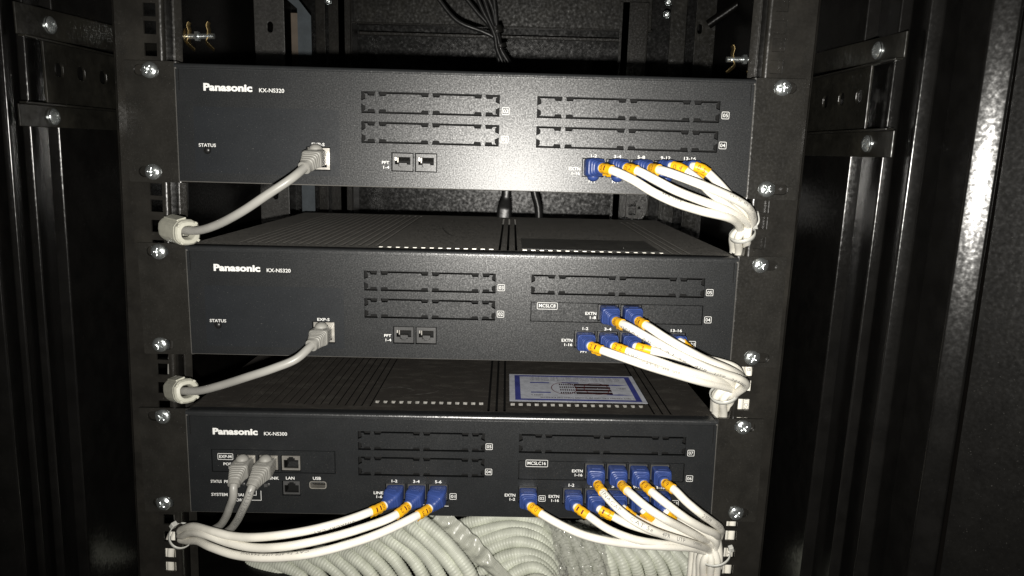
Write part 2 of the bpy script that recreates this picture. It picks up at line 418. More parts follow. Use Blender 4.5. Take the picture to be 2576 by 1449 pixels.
# ------------------------------------------------------------------ the three telephone units
XL = (-77.3, 26.6); XR = (54.6, 191.7)
TL = (-65.6, -25.3, 14.6); TR = (74.8, 122.6, 170.8)
def unit(idx, loc, rot, label, spec):
    root = empty('telephone_unit', loc, label, 'telephone exchange', 'rack mounted telephone units', rot)
    H = 88.0; W = 217.2; D = 337
    P = M_['panel']
    holes = []; zz = spec['slots']
    openings = []
    for xr_, zr, kind, tabs in spec['bays']:
        openings.append(rect(xr_[0], zr[0], xr_[1], zr[1])); 
    for j in spec['ports']: 
        if not j.get('card'): openings.append(rect(j['x0'], j['z0'], j['x1'], j['z1']))
    for o in spec.get('extra', []): openings.append(o)
    xe = W-.9
    outer = rect(-xe, -H+.6, xe, -4.6)
    MB().plate(outer, openings, 0, 2.2).build('front_panel', P, root, bevel=0)
    # housing: bottom, sides, back and a near-black sheet giving the openings their shade
    hb = MB(); hb.box(-W, -W+1.5, .5, D, -H, -1.2); hb.box(W-1.5, W, .5, D, -H, -1.2); hb.box(-W+1.5, W-1.5, .5, D, -H, -H+1.4); hb.box(-W+1.5, W-1.5, D-1.5, D, -H+1.4, -1.2)
    hb.build('housing', M_['top'], root, bevel=.4)
    MB().box(-W+2, W-2, 16, 18, -H+2, -8).build('dark_backing', M_['hole'], root)
    # rounded bezel lip along the top edge
    prof = [(10,-.02),(4,-.03),(2.2,-.15),(1.0,-.6),(.35,-1.3),(.05,-2.2),(.0,-3.3),(.9,-3.5),(.9,-4.8)]
    vs = []; fs = []
    for x in (-W, W):
        for y, z in prof: vs.append((x, y, z))
    n = len(prof)
    for i in range(n-1): fs.append((i, i+1, n+i+1, n+i))
    fs.append(tuple(range(n))); fs.append(tuple(range(n, 2*n)))
    b = MB(); b.add(vs, fs, False); b.build('top_bezel', M_['bezel'], root)
    for s in (-1, 1):
        MB().box(s*(W-3.4)-.35, s*(W-3.4)+.35, -.02, .5, -20, -4.4).build('bezel_groove', M_['hole'], root)
    # lid with open vent slots
    vy = spec['vy']; top_holes = []; sq = []
    for k in range(17): sw = .9 if idx == 2 else 1.3; top_holes.append(rrect(-183.3+7*k-sw, 24-.5*k*.55, -183.3+7*k+sw, 322, sw*.8, 2))
    for k in range(14): sq.append((-67+6.85*k, vy))
    for k in range(17): sq.append((49.2+6.9*k, vy))
    for x, y in sq: top_holes.append(rect(x-1.8, y-4.0, x+1.8, y+4.0))
    for x in (28.8, 35.5, 42.2): top_holes.append(rrect(x-1.0, 12, x+1.0, 306, .9, 2))
    for x in (167.5, 174.5, 181.5): top_holes.append(rrect(x-1.1, 12, x+1.1, 296, 1.0, 2))
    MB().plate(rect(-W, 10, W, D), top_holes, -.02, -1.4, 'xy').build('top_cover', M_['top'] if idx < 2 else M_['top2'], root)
    MB().box(-W+3, W-3, 4, D-3, -9.5, -9).build('dark_vent_backing', M_['hole'], root)  # near-black sheet put in as the shade below the vent slots
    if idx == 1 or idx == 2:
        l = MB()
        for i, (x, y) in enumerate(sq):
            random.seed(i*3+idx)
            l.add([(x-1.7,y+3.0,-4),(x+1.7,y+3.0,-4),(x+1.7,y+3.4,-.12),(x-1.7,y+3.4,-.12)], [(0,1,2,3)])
        l.build('vent_glint_fins', M_['vent' if idx == 1 else 'vent2'], root, kind='stuff')  # added upright fins, turned to the flash so the vents look bright
    # mounting ears
    for s in (-1, 1):
        x0, x1 = s*218.0, s*255.4
        cx = s*239.8
        hl = []
        for z in (-5.9, -81.2):
            hl.append(rrect(cx-8.6, z-4.0, cx+8.6, z+4.0, 3.9, 5))
        o = rrect(min(x0, x1), -89.0, max(x0, x1), .9, 1.2, 3)
        e = MB(); e.plate(o, hl, 1.8, 3.8)
        # rounded bend back along the unit's side
        bend = []
        xb = s*218.0
        for k in range(7):
            a = k/6*PI/2; bend.append((xb - s*3.0*math.sin(a)*1.0, 1.8+3.0*(1-math.cos(a))))
        bend += [(xb-s*3.0+s*.9, 30), ]
        bend = [(x, y) for x, y in bend]
        vs = [(x, y, z) for z in (-89.0, .9) for x, y in bend]; m = len(bend)
        e.add(vs, [(i, i+1, m+i+1, m+i) for i in range(m-1)], True)
        ear = e.build('mounting_ear', M_['ear'], root)
        for q, z in enumerate((-5.9, -81.2)):
            dx = spec['scr'][(0 if s < 0 else 2)+q]
            screw(root, dx, 1.2, z, random.uniform(0, 1.5), 'mounting_screw', (random.uniform(-.05,.05), random.uniform(-.05,.05)))
    # bays: blank covers or cards
    for xr_, zr, kind, tabs in spec['bays']:
        if kind == 'blank':
            MB().plate(cover_outline(xr_[0], zr[0], xr_[1], zr[1], tabs), [], .15, 2.3).build('slot_cover', P, root)
        else:
            g = .55; hs = [rect(j['x0'], j['z0'], j['x1'], j['z1']) for j in spec['ports'] if j.get('card') == kind]
            MB().plate(rect(xr_[0]+.75, zr[0]+.55, xr_[1]-.75, zr[1]-.55), hs, .3, 2.3).build('card_plate', P, root)
    for j in spec['ports']:
        port(root, j['x0'], j['z0'], j['x1'], j['z1'], j.get('latch', 'down'), j.get('metal', False), leds=j.get('leds', False), plugged=j.get('plugged', False))
    # printing
    pn = MB(); put_text(pn, 'Panasonic', -195.5, -20.0, -158.9, -14.4, bold=.045); pn.build('brand_lettering', M_['print'], root)
    lettering(root, spec['model'], -153.8, -19.95, -135, -17.0, bold=.012, name='model_lettering')
    for t in spec['texts']: lettering(root, t[0], *t[1:5], bold=(t[5] if len(t) > 5 else .014))
    for s_, x0, z0 in spec['boxes']:
        mb = MB(); ring(mb, x0, z0, x0+5.7, z0+5.4); put_text(mb, s_, x0+1.0, z0+1.35, x0+4.7, z0+4.05, bold=.004)
        mb.build('slot_number', M_['print'], root)
    return root
# fin colours put the shield's glint into the vents, dimmer on the bottom unit
M_['vent'] = paint('vent_glint', (.55,.53,.48), .45, .5, gs=0, metal=.3)

M_['vent2'] = paint('dusty_vent_glint', (.16,.155,.14), .5, .5, 600, .6, metal=.1, dust=.6, dustcol=(.05,.05,.045), dscale=200)
ps = lambda x0, n, z0, z1, pitch=18.1, wd=16.7, **k: [dict(x0=x0+pitch*i, x1=x0+pitch*i+wd, z0=z0, z1=z1, **k) for i in range(n)]
def std_ns320(zs):
    return dict(slots=None, vy=16, model='KX-NS320', scr=None)
zA = (-33.0, -17.0); zB = (-55.0, -39.0)
rowlab = [('1-2',96.6,-61.0,101.1,-58.7),('3-4',113.9,-61.0,119.6,-58.7),('5-8',131.8,-61.0,137.6,-58.7),('9-12',149.4,-61.0,156.8,-58.7),('13-16',167.1,-61.0,176.0,-58.7)]
tx320 = rowlab + [('STATUS',-200.6,-61.3,-187.6,-58.8),('EXP-S',-114.9,-58.3,-105.2,-56.0),('PFT',-61.8,-70.3,-56.2,-68.1),('1-4',-60.7,-73.9,-56.2,-71.7),
     ('EXTN',80.2,-71.0,88.9,-68.6),('1-16',82.5,-74.5,88.8,-72.2),('PFT',95.7,-79.9,101.1,-77.6),('PFT',113.5,-79.9,118.9,-77.6)]
p320 = ps(-54.6, 2, -75.7, -61.4, 17.9, 16.8, leds=True) + ps(90.2, 5, -75.7, -61.6, plugged=True) + [dict(x0=-119.1, x1=-101.0, z0=-76.6, z1=-59.0, latch='up', metal=True, plugged=True)]
U0 = dict(slots=None, vy=16, model='KX-NS320', scr=(-235.7,-237.0,237.3,231.6),
     bays=[(XL,zA,'blank',TL),(XL,zB,'blank',TL),(XR,zA,'blank',TR),(XR,zB,'blank',TR)], ports=p320, texts=tx320,
     boxes=[('05',193.2,-30.0),('04',192.7,-52.1),('03',28.3,-31.4),('02',28.1,-52.3)])
U1 = dict(slots=None, vy=16, model='KX-NS320', scr=(-238.4,-242.0,234.7,233.9),
     bays=[(XL,zA,'blank',TL),(XL,zB,'blank',TL),(XR,zA,'blank',TR),(XR,zB,'c1',TR)],
     ports=p320+ps(108.0, 2, -53.2, -39.7, 18.1, 16.9, card='c1', plugged=True),
     texts=tx320+[('MCSLC8',61.2,-43.3,74.4,-40.6,.008),('EXTN',98.3,-48.6,107.0,-46.2),('1-8',102.0,-51.9,106.9,-49.6)],
     boxes=[('05',193.1,-31.1),('04',193.2,-53.2),('03',28.2,-30.9),('02',28.0,-52.3),('01',182.0,-73.6)])
zC = (-31.2, -14.8); zD = (-53.2, -36.8)
U2 = dict(slots=None, vy=31, model='KX-NS300', scr=(-235.9,-239.2,238.2,237.6),
     bays=[(XL,zC,'blank',TL),(XL,zD,'blank',TL),(XR,zC,'blank',TR),(XR,(-54.2,-37.6),'c1',TR),((-197.6,-96.0),(-52.2,-32.5),'c2',(-178,-114))],
     ports=[dict(x0=109.1+18.05*i, x1=125.9+18.05*i, z0=-53.4, z1=-38.9, card='c1', plugged=True) for i in range(4)]
          + [dict(x0=91.6+18.05*i, x1=108.6+18.05*i, z0=-75.4, z1=-60.8, plugged=True) for i in range(5)]
          + [dict(x0=55.0, x1=70.9, z0=-74.9, z1=-60.2, plugged=True)]
          + [dict(x0=-55.3+17.75*i, x1=-38.6+17.75*i, z0=-74.3, z1=-59.7, plugged=True) for i in range(3)]
          + [dict(x0=x, x1=x+16.3, z0=-50.8, z1=-37.0, card='c2', latch='up', metal=True, plugged=(i < 2)) for i, x in enumerate((-177.6, -159.2, -140.9))]
          + [dict(x0=-140.4, x1=-125.3, z0=-72.0, z1=-59.0, latch='up', plugged=True)],
     extra=[rrect(-118.2, -65.9, -103.6, -58.9, 2.2)],
     texts=[('EXP-M',-191.1,-40.1,-181.1,-37.6),('PORT',-187.9,-46.4,-178.6,-44.0),('1-3',-183.6,-49.7,-178.8,-47.3),
            ('STATUS',-199.0,-61.8,-190.0,-59.3),('PBX-M',-188.0,-61.8,-177.0,-59.3),('LINK',-151.9,-58.1,-142.8,-55.6),('LAN',-137.0,-57.8,-130.0,-55.3),('USB',-114.8,-57.7,-108.2,-55.1),
            ('SYSTEM INITIALIZE',-199.0,-73.3,-165.5,-70.7),('NORMAL',-181.5,-77.8,-167.0,-75.3),
            ('1-2',-49.9,-58.7,-45.2,-56.3),('3-4',-32.2,-58.8,-26.8,-56.3),('5-6',-14.1,-58.8,-8.7,-56.3),('LINE',-64.8,-69.3,-57.0,-66.9),('1-6',-62.6,-72.7,-57.8,-70.3),
            ('SLT',-28.2,-80.2,-22.4,-77.8),('EXTN',43.8,-69.4,52.6,-66.9),('1-2',47.9,-72.9,52.5,-70.5),('EXTN',80.3,-69.9,89.0,-67.4),('1-16',82.6,-73.4,88.9,-71.0),
            ('EXTN',98.9,-47.1,107.7,-44.7),('1-16',101.3,-50.6,107.6,-48.2),('MCSLC16',62.0,-41.2,77.1,-38.4,.008),
            ('1-2',96.6,-59.7,101.2,-57.1),('3-4',114.2,-59.8,119.8,-57.3),('5-8',132.3,-60.0,138,-57.5),('9-12',150.2,-60.2,157.5,-57.7),('13-16',167.6,-60.4,176.5,-57.9)],
     boxes=[('05',27.3,-28.9),('04',27.2,-50.8),('01',-1.9,-72.9),('02',72.0,-73.3),('07',193.5,-31.3),('06',193.6,-53.5),('03',183.0,-75.6)])
R0 = unit(0, (0,0,0), (-.0289,0,0), 'top black telephone unit, dusty front glaring white where the flash hits', U0)
R1 = unit(1, (0.01,2.92,-136.27), (-.0105,-.0051,.0058), 'middle black telephone unit with an eight port card above five blue plugs', U1)
R2 = unit(2, (-5.71,.39,-270.87), (-.0265,-.0062,.0123), 'bottom black telephone unit with USB socket and plugs on both halves', U2)
UNITS = [(Vector((0,0,0)), (-.0289,0,0)), (Vector((0.01,2.92,-136.27)), (-.0105,-.0051,.0058)), (Vector((-5.71,.39,-270.87)), (-.0265,-.0062,.0123))]
from mathutils import Euler
def uw(i, x, y, z): return UNITS[i][0] + Euler(UNITS[i][1], 'XYZ').to_matrix() @ Vector((x, y, z))
# details of single units
for r in (R0, R1):
    MB().plate(rect(-203.6, -80.8, -93.6, -31.5), [rect(-119.1, -76.6, -101.0, -59.0)], -.22, .05).build('smooth_inset', M_['inset'], r)
    l = MB().lathe([(2.5,0),(2.2,.5),(1.4,.95),(0.01,1.1)], 20, Matrix.Translation((-194.4,-.2,-63.6))); l.build('status_light', M_['blackcable'], r)
    MB().lathe([(3.1,.3),(3.1,.24),(2.4,.24)], 20, Matrix.Translation((-194.4,0,-63.6))).build('light_recess', M_['hole'], r)
    g = MB()
    for a in ((-78.9,-82.4,-78.65,-35.8),(36.8,-82.6,37.05,-16.0),(51.4,-82.6,51.6,-36),(201.8,-83,202.05,-14.5)): g.box(a[0],a[2],-.03,.02,a[1],a[3])
    for a in ((-78.9,-82.6,37,-82.4),(-60,-16.1,37,-15.9),(51.5,-84.0,170,-83.8)): g.box(a[0],a[2],-.07,.02,a[1],a[3])
    g.build('moulding_line', M_['inset'], r)
# front inset text must sit over the inset plate
for r in (R0, R1, R2):
    for o in r.children:
        if o.name.split('.')[0] in ('lettering',):
            xs = [v.co.x for v in o.data.vertices]
            if max(xs) < -.0935 and r is not R2: o.location.y = -.0002
            zs = [v.co.z for v in o.data.vertices]
def print_ring(r, *b):
    mb = MB(); ring(mb, *b); mb.build('print_frame', M_['print'], r)
print_ring(R1, 59.7, -44.9, 76.0, -39.3); print_ring(R2, 60.5, -43.0, 78.8, -36.9); print_ring(R2, -192.4, -41.6, -179.8, -36.1)
g = MB()
for a in ((-162.1,-72.1,-161.7,-68.1),(-164.5,-72.3,-161.7,-71.9),(-158.2,-76.6,-157.8,-68.1),(-165.9,-76.7,-157.8,-76.3),(-45.5,-79.0,-30.0,-78.6),(-21.0,-79.0,-2.7,-78.6)): g.box(a[0],a[2],-.1,-.04,a[1],a[3])
g.build('print_line', M_['print'], R2)
u = MB(); u.plate(rrect(-118.0,-65.7,-103.8,-59.1,2.1), [rrect(-117.2,-65.0,-104.6,-59.7,1.6)], .2, 7); up_ = u.build('usb_socket', M_['shield'], R2)
MB().box(-116.6,-105.2,2.0,7,-61.6,-60.2).build('tongue', M_['jack'], up_)
u = MB()
for k in range(4): u.box(-114.9+k*2.6,-113.8+k*2.6,1.8,6,-61.7,-61.5)
u.build('contacts', M_['contact'], up_)
for x in (-151.6, -172): MB().lathe([(1.3,0),(1.1,.3),(.02,.4)], 14, Matrix.Translation((x,0,-62.5))).build('status_light', M_['jack'], R2)
MB().box(-155.2,-152.4,-.4,.1,-64.6,-61.8).build('status_light', M_['jack'], R2)
# scuffs and smears in the dust of the lids
M_['scuff'] = paint('scuff_in_dust', (.09,.087,.08), .6, .3, gs=0, var=.3)
def scuff(r, pts, w0, z=.03):
    P = spline([Vector((x, y, z)) for x, y in pts], 2); n_ = len(P); mb = MB(); vs = []
    for i, p in enumerate(P):
        t = (P[min(i+1, n_-1)]-P[max(i-1, 0)]).normalized(); nn = Vector((-t.y, t.x, 0)); ww = w0*math.sin(PI*(i+.5)/n_)*(.6+.4*math.sin(i*1.3))
        vs += [p-nn*ww, p+nn*ww]
    mb.add(vs, [(2*i, 2*i+1, 2*i+3, 2*i+2) for i in range(n_-1)]); return mb.build('scuff_mark', M_['scuff'], r)
scuff(R2, [(-41,97),(-27,83),(-15,71)], .35); scuff(R2, [(-17,67),(-22,60),(-29,56),(-38,53),(-46,51)], 1.1); scuff(R2, [(-72,66),(-57,75),(-40,66),(-44,61)], 1.6)
scuff(R1, [(-35,201),(-28,155),(-17,112),(-4,97),(9,94),(14,108)], 1.3); scuff(R1, [(60,5),(72,6),(80,7)], .5)
# stickers on the lids
MB().box(47,160.5,24.5,101,.02,.10).build('lid_label', M_['film'], R1)
MB().box(47,164.5,22.6,23.2,.02,.2).build('label_edge', M_['bezel'], R1)
st = MB().box(46.5,167,40,124,.0,.12).build('instruction_sticker', M_['sticker'], R2)
def flat(mb, x0, y0, x1, y1, z=.2): mb.add([(x0,y0,z),(x1,y0,z),(x1,y1,z),(x0,y1,z)], [(0,1,2,3)])
q = MB(); q.plate(rect(51.5,43.5,163,120.5), [rect(56.5,47.5,158,116.5)], .16, .13, 'xy')
for k in (0, 1):
    y = 62+k*30
    q.add([(146,y-1.5,.2),(146,y+2,.2),(134,y+.6,.2),(134,y-.6,.2),(158,y+.3,.2)], [(3,0,4,1,2)]); q.add([(66,y+3,.2),(84,y+3,.2),(84,y+6,.2),(66,y+6,.2)], [(0,1,2,3)])
flat(q, 96, 96, 112, 99)
q.build('sticker_blue_print', M_['stickblue'], st)
q = MB()
for k in range(4): flat(q, 107, 63+k*8.5, 140, 69+k*8.5, .22)
for k in range(4):
    for j in range(7): flat(q, 93+j*2, 64+k*8.5, 94.2+j*2, 68.5+k*8.5, .22)
def toptext(mb, s, x0, y0, x1, y1):      # printed upside down as seen from the front
    vs, fs = text_mesh(s, .01); mb.add([(x1+(x0-x1)*a, y1+(y0-y1)*b, .22) for a, b in vs], fs)
toptext(q, 'QUY CHUAN DAU NOI HE THONG TONG DAI KX-NS300', 74, 50, 154, 54); toptext(q, 'HINH 2', 66, 57, 76, 60); toptext(q, 'HINH 1', 146, 80, 154, 83)
for k in range(5):
    toptext(q, 'cac dau day dien thoai noi vao tong dai theo so do', 66, 103+k*2.7, 152, 104.4+k*2.7)
q.build('sticker_black_print', M_['brownink'], st)
q = MB()
for cx, rx in ((97, 12), (127, 12)):
    o = [(cx+rx*math.cos(2*PI*k/28), 80+18*math.sin(2*PI*k/28)) for k in range(28)]; i_ = [(cx+(rx-.7)*math.cos(2*PI*k/28), 80+17*math.sin(2*PI*k/28)) for k in range(28)]
    q.plate(o, [i_], .24, .23, 'xy')
q.build('sticker_red_print', M_['redink'], st)
# ------------------------------------------------------------------ patch cables
WG = 'white patch cables with blue boots'; GG = 'grey patch cables'
def supersec(a, b, e, n=24):
    out = []
    for k in range(n):
        t = 2*PI*k/n; c, s_ = math.cos(t), math.sin(t)
        out.append((a*math.copysign(abs(c)**(2/e), c), b*math.copysign(abs(s_)**(2/e), s_)))
    return out
def lerpk(keys, s):
    if s <= keys[0][0]: return keys[0][1:]
    for k0, k1 in zip(keys, keys[1:]):
        if s <= k1[0]:
            f = (s-k0[0])/(k1[0]-k0[0]); return [a+(b-a)*f for a, b in zip(k0[1:], k1[1:])]
    return keys[-1][1:]
def cable(u, jx, jz, px, ymax, tail, label, style='white', marker=None, mark_rev=False, mstart=0, texts=(), latch=-1, slen=11.5, rad=3.15, ends=None, name='patch_cable', bootY=-21, ys=None):
    """jack position on unit u, pixel way-points from the end of the boot on, then tail points (mm)"""
    J = uw(u, jx, 3, jz); S = uw(u, jx, -9 if style == 'white' else -14, jz)
    n = len(px); pts = [J, S]
    for i, (a, b) in enumerate(px):
        f = i/(n-1) if n > 1 else 0
        if ys: Y = ys[i]
        else:
            k = [(0, bootY), (.16, bootY+(ymax-bootY)*.6), (.45, ymax), (.75, ymax*.62), (1.0, 2 if ends is None else ends)]
            Y = lerpk(k, f)[0]
        pts.append(at(a, b, Y))
    pts += [Vector(t) for t in tail]
    path = spline(pts, 1.5)
    root = empty(name, J, label, 'patch cable', WG if style == 'white' else GG)
    bl = plen(spline(pts[:3], 1.0))+mstart
    mb = MB(); mb.tube(cut(path, bl-6, 1e6), rad, 16); mb.build('cable_jacket', M_['white' if style == 'white' else 'grey'], root, org=J)
    bp = spline(cut(path, 0, bl), .35)
    L0 = 3.0
    if style == 'white':
        keys = [(0,6.1,4.6,9),(L0+.3,6.1,4.6,9),(L0+1.2,7.1,6.3,8),(L0+11,7.3,6.7,7),(L0+13.5,6.9,6.4,5),(L0+14.2,6.4,6.0,5),(bl-1.2,4.5,4.5,2.6),(bl,4.3,4.3,2.2)]
        r0, r1, pit, amp = L0+13.8, bl-2.0, 1.9, .42
    else:
        keys = [(0,6.1,4.6,9),(L0+8,6.8,6.2,7),(L0+17,7.4,6.4,6),(L0+20,6.6,6.0,4.5),(bl-2,4.6,4.6,2.8),(bl,4.7,4.7,2.2)]
        r0, r1, pit, amp = L0+19, bl-3, 2.5, .5
    def sec(i, L):
        a, b, e = lerpk(keys, L)
        if r0 < L < r1:
            ph = ((L-r0)/pit) % 1; d = -amp if ph < .38 else 0; a += d; b += d
        return supersec(a, b, e)
    mb = MB(); mb.sweep(bp, sec, smooth=False)
    bo = mb.build('boot', M_['blue' if style == 'white' else 'greyboot'], root, org=J)
    # latch guard (a rubber bubble on the latch side) and the clear line moulded across the boot
    fr = frames(bp, Vector((0,0,1))); i = min(range(len(bp)), key=lambda k: abs(k*.35-(L0+(6 if style == 'white' else 8))))
    t, sd, up = fr[i]; Mx = Matrix((sd, -t, up)).transposed().to_4x4()
    if style == 'grey' or latch < 0 and u == 0:
        c = bp[i]+up*(latch*(6.6 if u == 0 and style == 'white' else 6.0)); Mx.translation = c
        g = MB(); N = 20
        vs = []; fs = []
        rx, ry, rz = (5.1, 5.2, 4.2) if style == 'grey' else (4.6, 4.8, 3.9)
        for a in range(13):
            th = PI*a/12
            for k in range(N): vs.append(Mx @ Vector((rx*math.sin(th)*math.cos(2*PI*k/N), ry*math.sin(th)*math.sin(2*PI*k/N), rz*math.cos(th))))
        for a in range(12):
            for k in range(N): fs.append((a*N+k, a*N+(k+1) % N, (a+1)*N+(k+1) % N, (a+1)*N+k))
        g.add(vs, fs, True); g.build('latch_guard', M_['blue' if style == 'white' else 'greyboot'], root, org=J)
    i2 = min(range(len(bp)), key=lambda k: abs(k*.35-(L0+(10 if style == 'white' else 15)))); t, sd, up = fr[i2]
    a, b, e = lerpk(keys, i2*.35)
    g = MB(); p = bp[i2]+up*(b-.12)
    g.add([p-sd*3.4-t*.25, p+sd*3.4-t*.25, p+sd*3.4+t*.25, p-sd*3.4+t*.25, p-sd*3.4+up*.35, p+sd*3.4+up*.35], [(0,1,5,4),(3,2,5,4)]); g.build('moulded_line', M_['blue' if style == 'white' else 'greyboot'], root, org=J)
    if style == 'white':
        sp = cut(path, bl+1.9, bl+1.9+slen-1.2); sl = slen-1.2
        def sr(L): return rad+.55+.15*math.sin(L*1.1+len(marker or ''))
        mb = MB(); mb.tube(sp, sr, 20)
        # loose flap of the marker
        fr2 = frames(sp, Vector((0,0,1))); vs = []
        for i, p in enumerate(sp):
            t, sd, up = fr2[i]; vs += [p-up*(rad+.7)+Vector((0,-.6,0)), p-up*(rad+2.1+.3*math.sin(i*1.7))+Vector((0,.4,0))+t*.6]
        mb.add(vs, [(2*i, 2*i+1, 2*i+3, 2*i+2) for i in range(len(sp)-1)], True)
        sv = mb.build('marker_sleeve', M_['yellow'], root, org=J)
        if marker:
            k = len(marker); wm = MB()
            for i, ch in enumerate(marker):
                gl = sl/(k+.6)
                wrap_text(sp, rad+.9, ch, .5*gl+i*gl, 2.0 if ch != '1' else 1.1, 3.6, ang=random.uniform(-.1,.25), bold=-.006, mb=wm)
            wm.build('marker_digits', M_['redink'], sv, org=J)
    for t_ in texts:
        s_, s0, ln, h, ang, rv = t_
        wm = wrap_text(path, rad, s_, s0, ln, h, ang, rv, bold=-.004); wm.build('cable_print', M_['cableink'], root, org=J)
    return root, path
M_['cableink'] = paint('grey_cable_ink', (.10,.10,.10), .5, .3, gs=0)
def z6(x, y): return (1277.8+.22321*x, 1118+.22321*y)
def z5(x, y): return (1341.7+.22321*x, 734.7+.22321*y)
def z4(x, y): return (1405.6+.22321*x, 351.4+.22321*y)
def zb(x, y): return (383.3+.29762*x, 1265+.29762*y)
def bundle(c, k, n, r=5.6, rot=0):
    if n > 6 and k == n-1: return Vector(c)
    a = 2*PI*k/(n-1 if n > 6 else n)+rot; return Vector(c)+Vector((r*math.cos(a), r*math.sin(a)*.95, 0))

# unit 1: five cables
tieA = at(1866, 590, 6); lowA = Vector((225, 27, -134))
def tailA(k, z=6):
    m = [bundle(tieA, k, 5, 5.3, .3), bundle(lowA, k, 5, 5.6, .4), bundle((228, 38, -165), k, 5, 6, .5), bundle((237, 42, -205), k, 5, 6.2, .7), bundle((236, 42, -330), k, 5, 6.4, 1.0), bundle((236, 42, -520), k, 5, 6.4, 1.3)]
    return m
pos = ['leftmost', 'second', 'third', 'fourth', 'fifth']
c1 = cable(0, 98.6, -68.6, [z4(480,318), z4(620,352), z4(830,450), z4(1060,590), z4(1300,705), z4(1600,803), z4(1900,875), z4(2010,935), z4(2055,1010)], -46, tailA(0), 'white patch cable in leftmost port 1-2 of the top unit, lowest of its five', marker='01', texts=[('4PR UTP', 75, 16, 2.2, .9, False)])
c2 = cable(0, 116.7, -68.6, [z4(755,318), z4(900,355), z4(1080,450), z4(1300,565), z4(1600,685), z4(1880,785), z4(2060,880), z4(2130,975)], -42, tailA(1), 'white patch cable in port 3-4 of the top unit, second from the left', marker='02')
c3 = cable(0, 134.8, -68.6, [z4(1035,322), z4(1180,352), z4(1400,428), z4(1700,545), z4(1960,660), z4(2110,750), z4(2178,850), z4(2160,960)], -50, tailA(2), 'white patch cable in port 5-8 of the top unit, crossing over its right-hand neighbours', marker='03', texts=[('CAT 5e  4PR  UTP  24AWG', 90, 45, 2.0, .5, False)])
c4 = cable(0, 152.9, -68.6, [z4(1270,298), z4(1400,335), z4(1560,450), z4(1700,585), z4(1850,700), z4(1980,795), z4(2080,885), z4(2120,980)], -32, tailA(3), 'white patch cable in port 9-12 of the top unit, passing behind its left neighbour', marker='04')
c5 = cable(0, 171.0, -68.6, [z4(1515,300), z4(1640,345), z4(1780,470), z4(1930,635), z4(2040,750), z4(2110,850), z4(2140,960)], -26, tailA(4), 'white patch cable in port 13-16 of the top unit, rightmost of its five', marker='05', texts=[('UTP', 52, 9, 2.6, .2, False)])
# unit 2: five in the lower row, two in the card
tieB = at(1822, 992, 8); lowB = at(1815, 1040, 25)
def tailB(k): return [bundle(tieB, k, 7, 6.6, .3), bundle(lowB, k, 7, 7.0, .5), bundle((222, 42, -310), k, 7, 7, .7), bundle((222, 60, -420), k, 7, 7, .9), bundle((222, 60, -520), k, 7, 7, .9)]
d1 = cable(1, 98.6, -68.6, [z5(640,605), z5(800,665), z5(1000,735), z5(1300,838), z5(1600,928), z5(1900,1012), z5(2120,1060), z5(2240,1105)], -40, tailB(0), 'white patch cable in leftmost port 1-2 of the middle unit, lowest of its seven', marker='21', texts=[('CAT 5e  4PR  UTP', 70, 32, 2.0, .6, False)])
d2 = cable(1, 116.7, -68.6, [z5(905,612), z5(1060,665), z5(1300,745), z5(1600,850), z5(1900,935), z5(2100,1000), z5(2210,1090)], -35, tailB(1), 'white patch cable in port 3-4 of the middle unit, marked 22', marker='22', texts=[('ZB5H', 38, 11, 3.0, .7, True)])
d3 = cable(1, 134.8, -68.6, [z5(1155,615), z5(1280,648), z5(1480,690), z5(1700,750), z5(1950,840), z5(2150,950), z5(2230,1060)], -28, tailB(2), 'white patch cable in port 5-8 of the middle unit, under the two card cables', marker='3')
d4 = cable(1, 152.9, -68.6, [z5(1350,605), z5(1450,640), z5(1650,700), z5(1850,790), z5(2050,890), z5(2200,1030)], -22, tailB(3), 'white patch cable in port 9-12 of the middle unit, mostly hidden behind the card cables', marker='4')
d5 = cable(1, 171.0, -68.6, [z5(1655,560), z5(1760,650), z5(1900,740), z5(2100,790), z5(2270,850), z5(2330,930), z5(2300,1060)], -16, tailB(4), 'white patch cable in port 13-16 of the middle unit, plug peeping out behind the others', marker='5')
d6 = cable(1, 116.5, -46.4, [z5(925,325), z5(1060,385), z5(1300,520), z5(1600,685), z5(1900,830), z5(2150,920), z5(2330,985), z5(2395,1050), z5(2300,1130)], -56, tailB(5), 'white patch cable in the left card port of the middle unit, looping furthest right', marker='8', texts=[('VINACAP   CAT 5e   4PR   UTP   24AWG', 40, 118, 2.3, -.75, False)], ends=-4)
d7 = cable(1, 134.6, -46.4, [z5(1180,322), z5(1310,400), z5(1500,525), z5(1750,668), z5(2000,790), z5(2200,870), z5(2330,945), z5(2345,1040)], -50, tailB(6), 'white patch cable in the right card port of the middle unit, marked 21', marker='21')
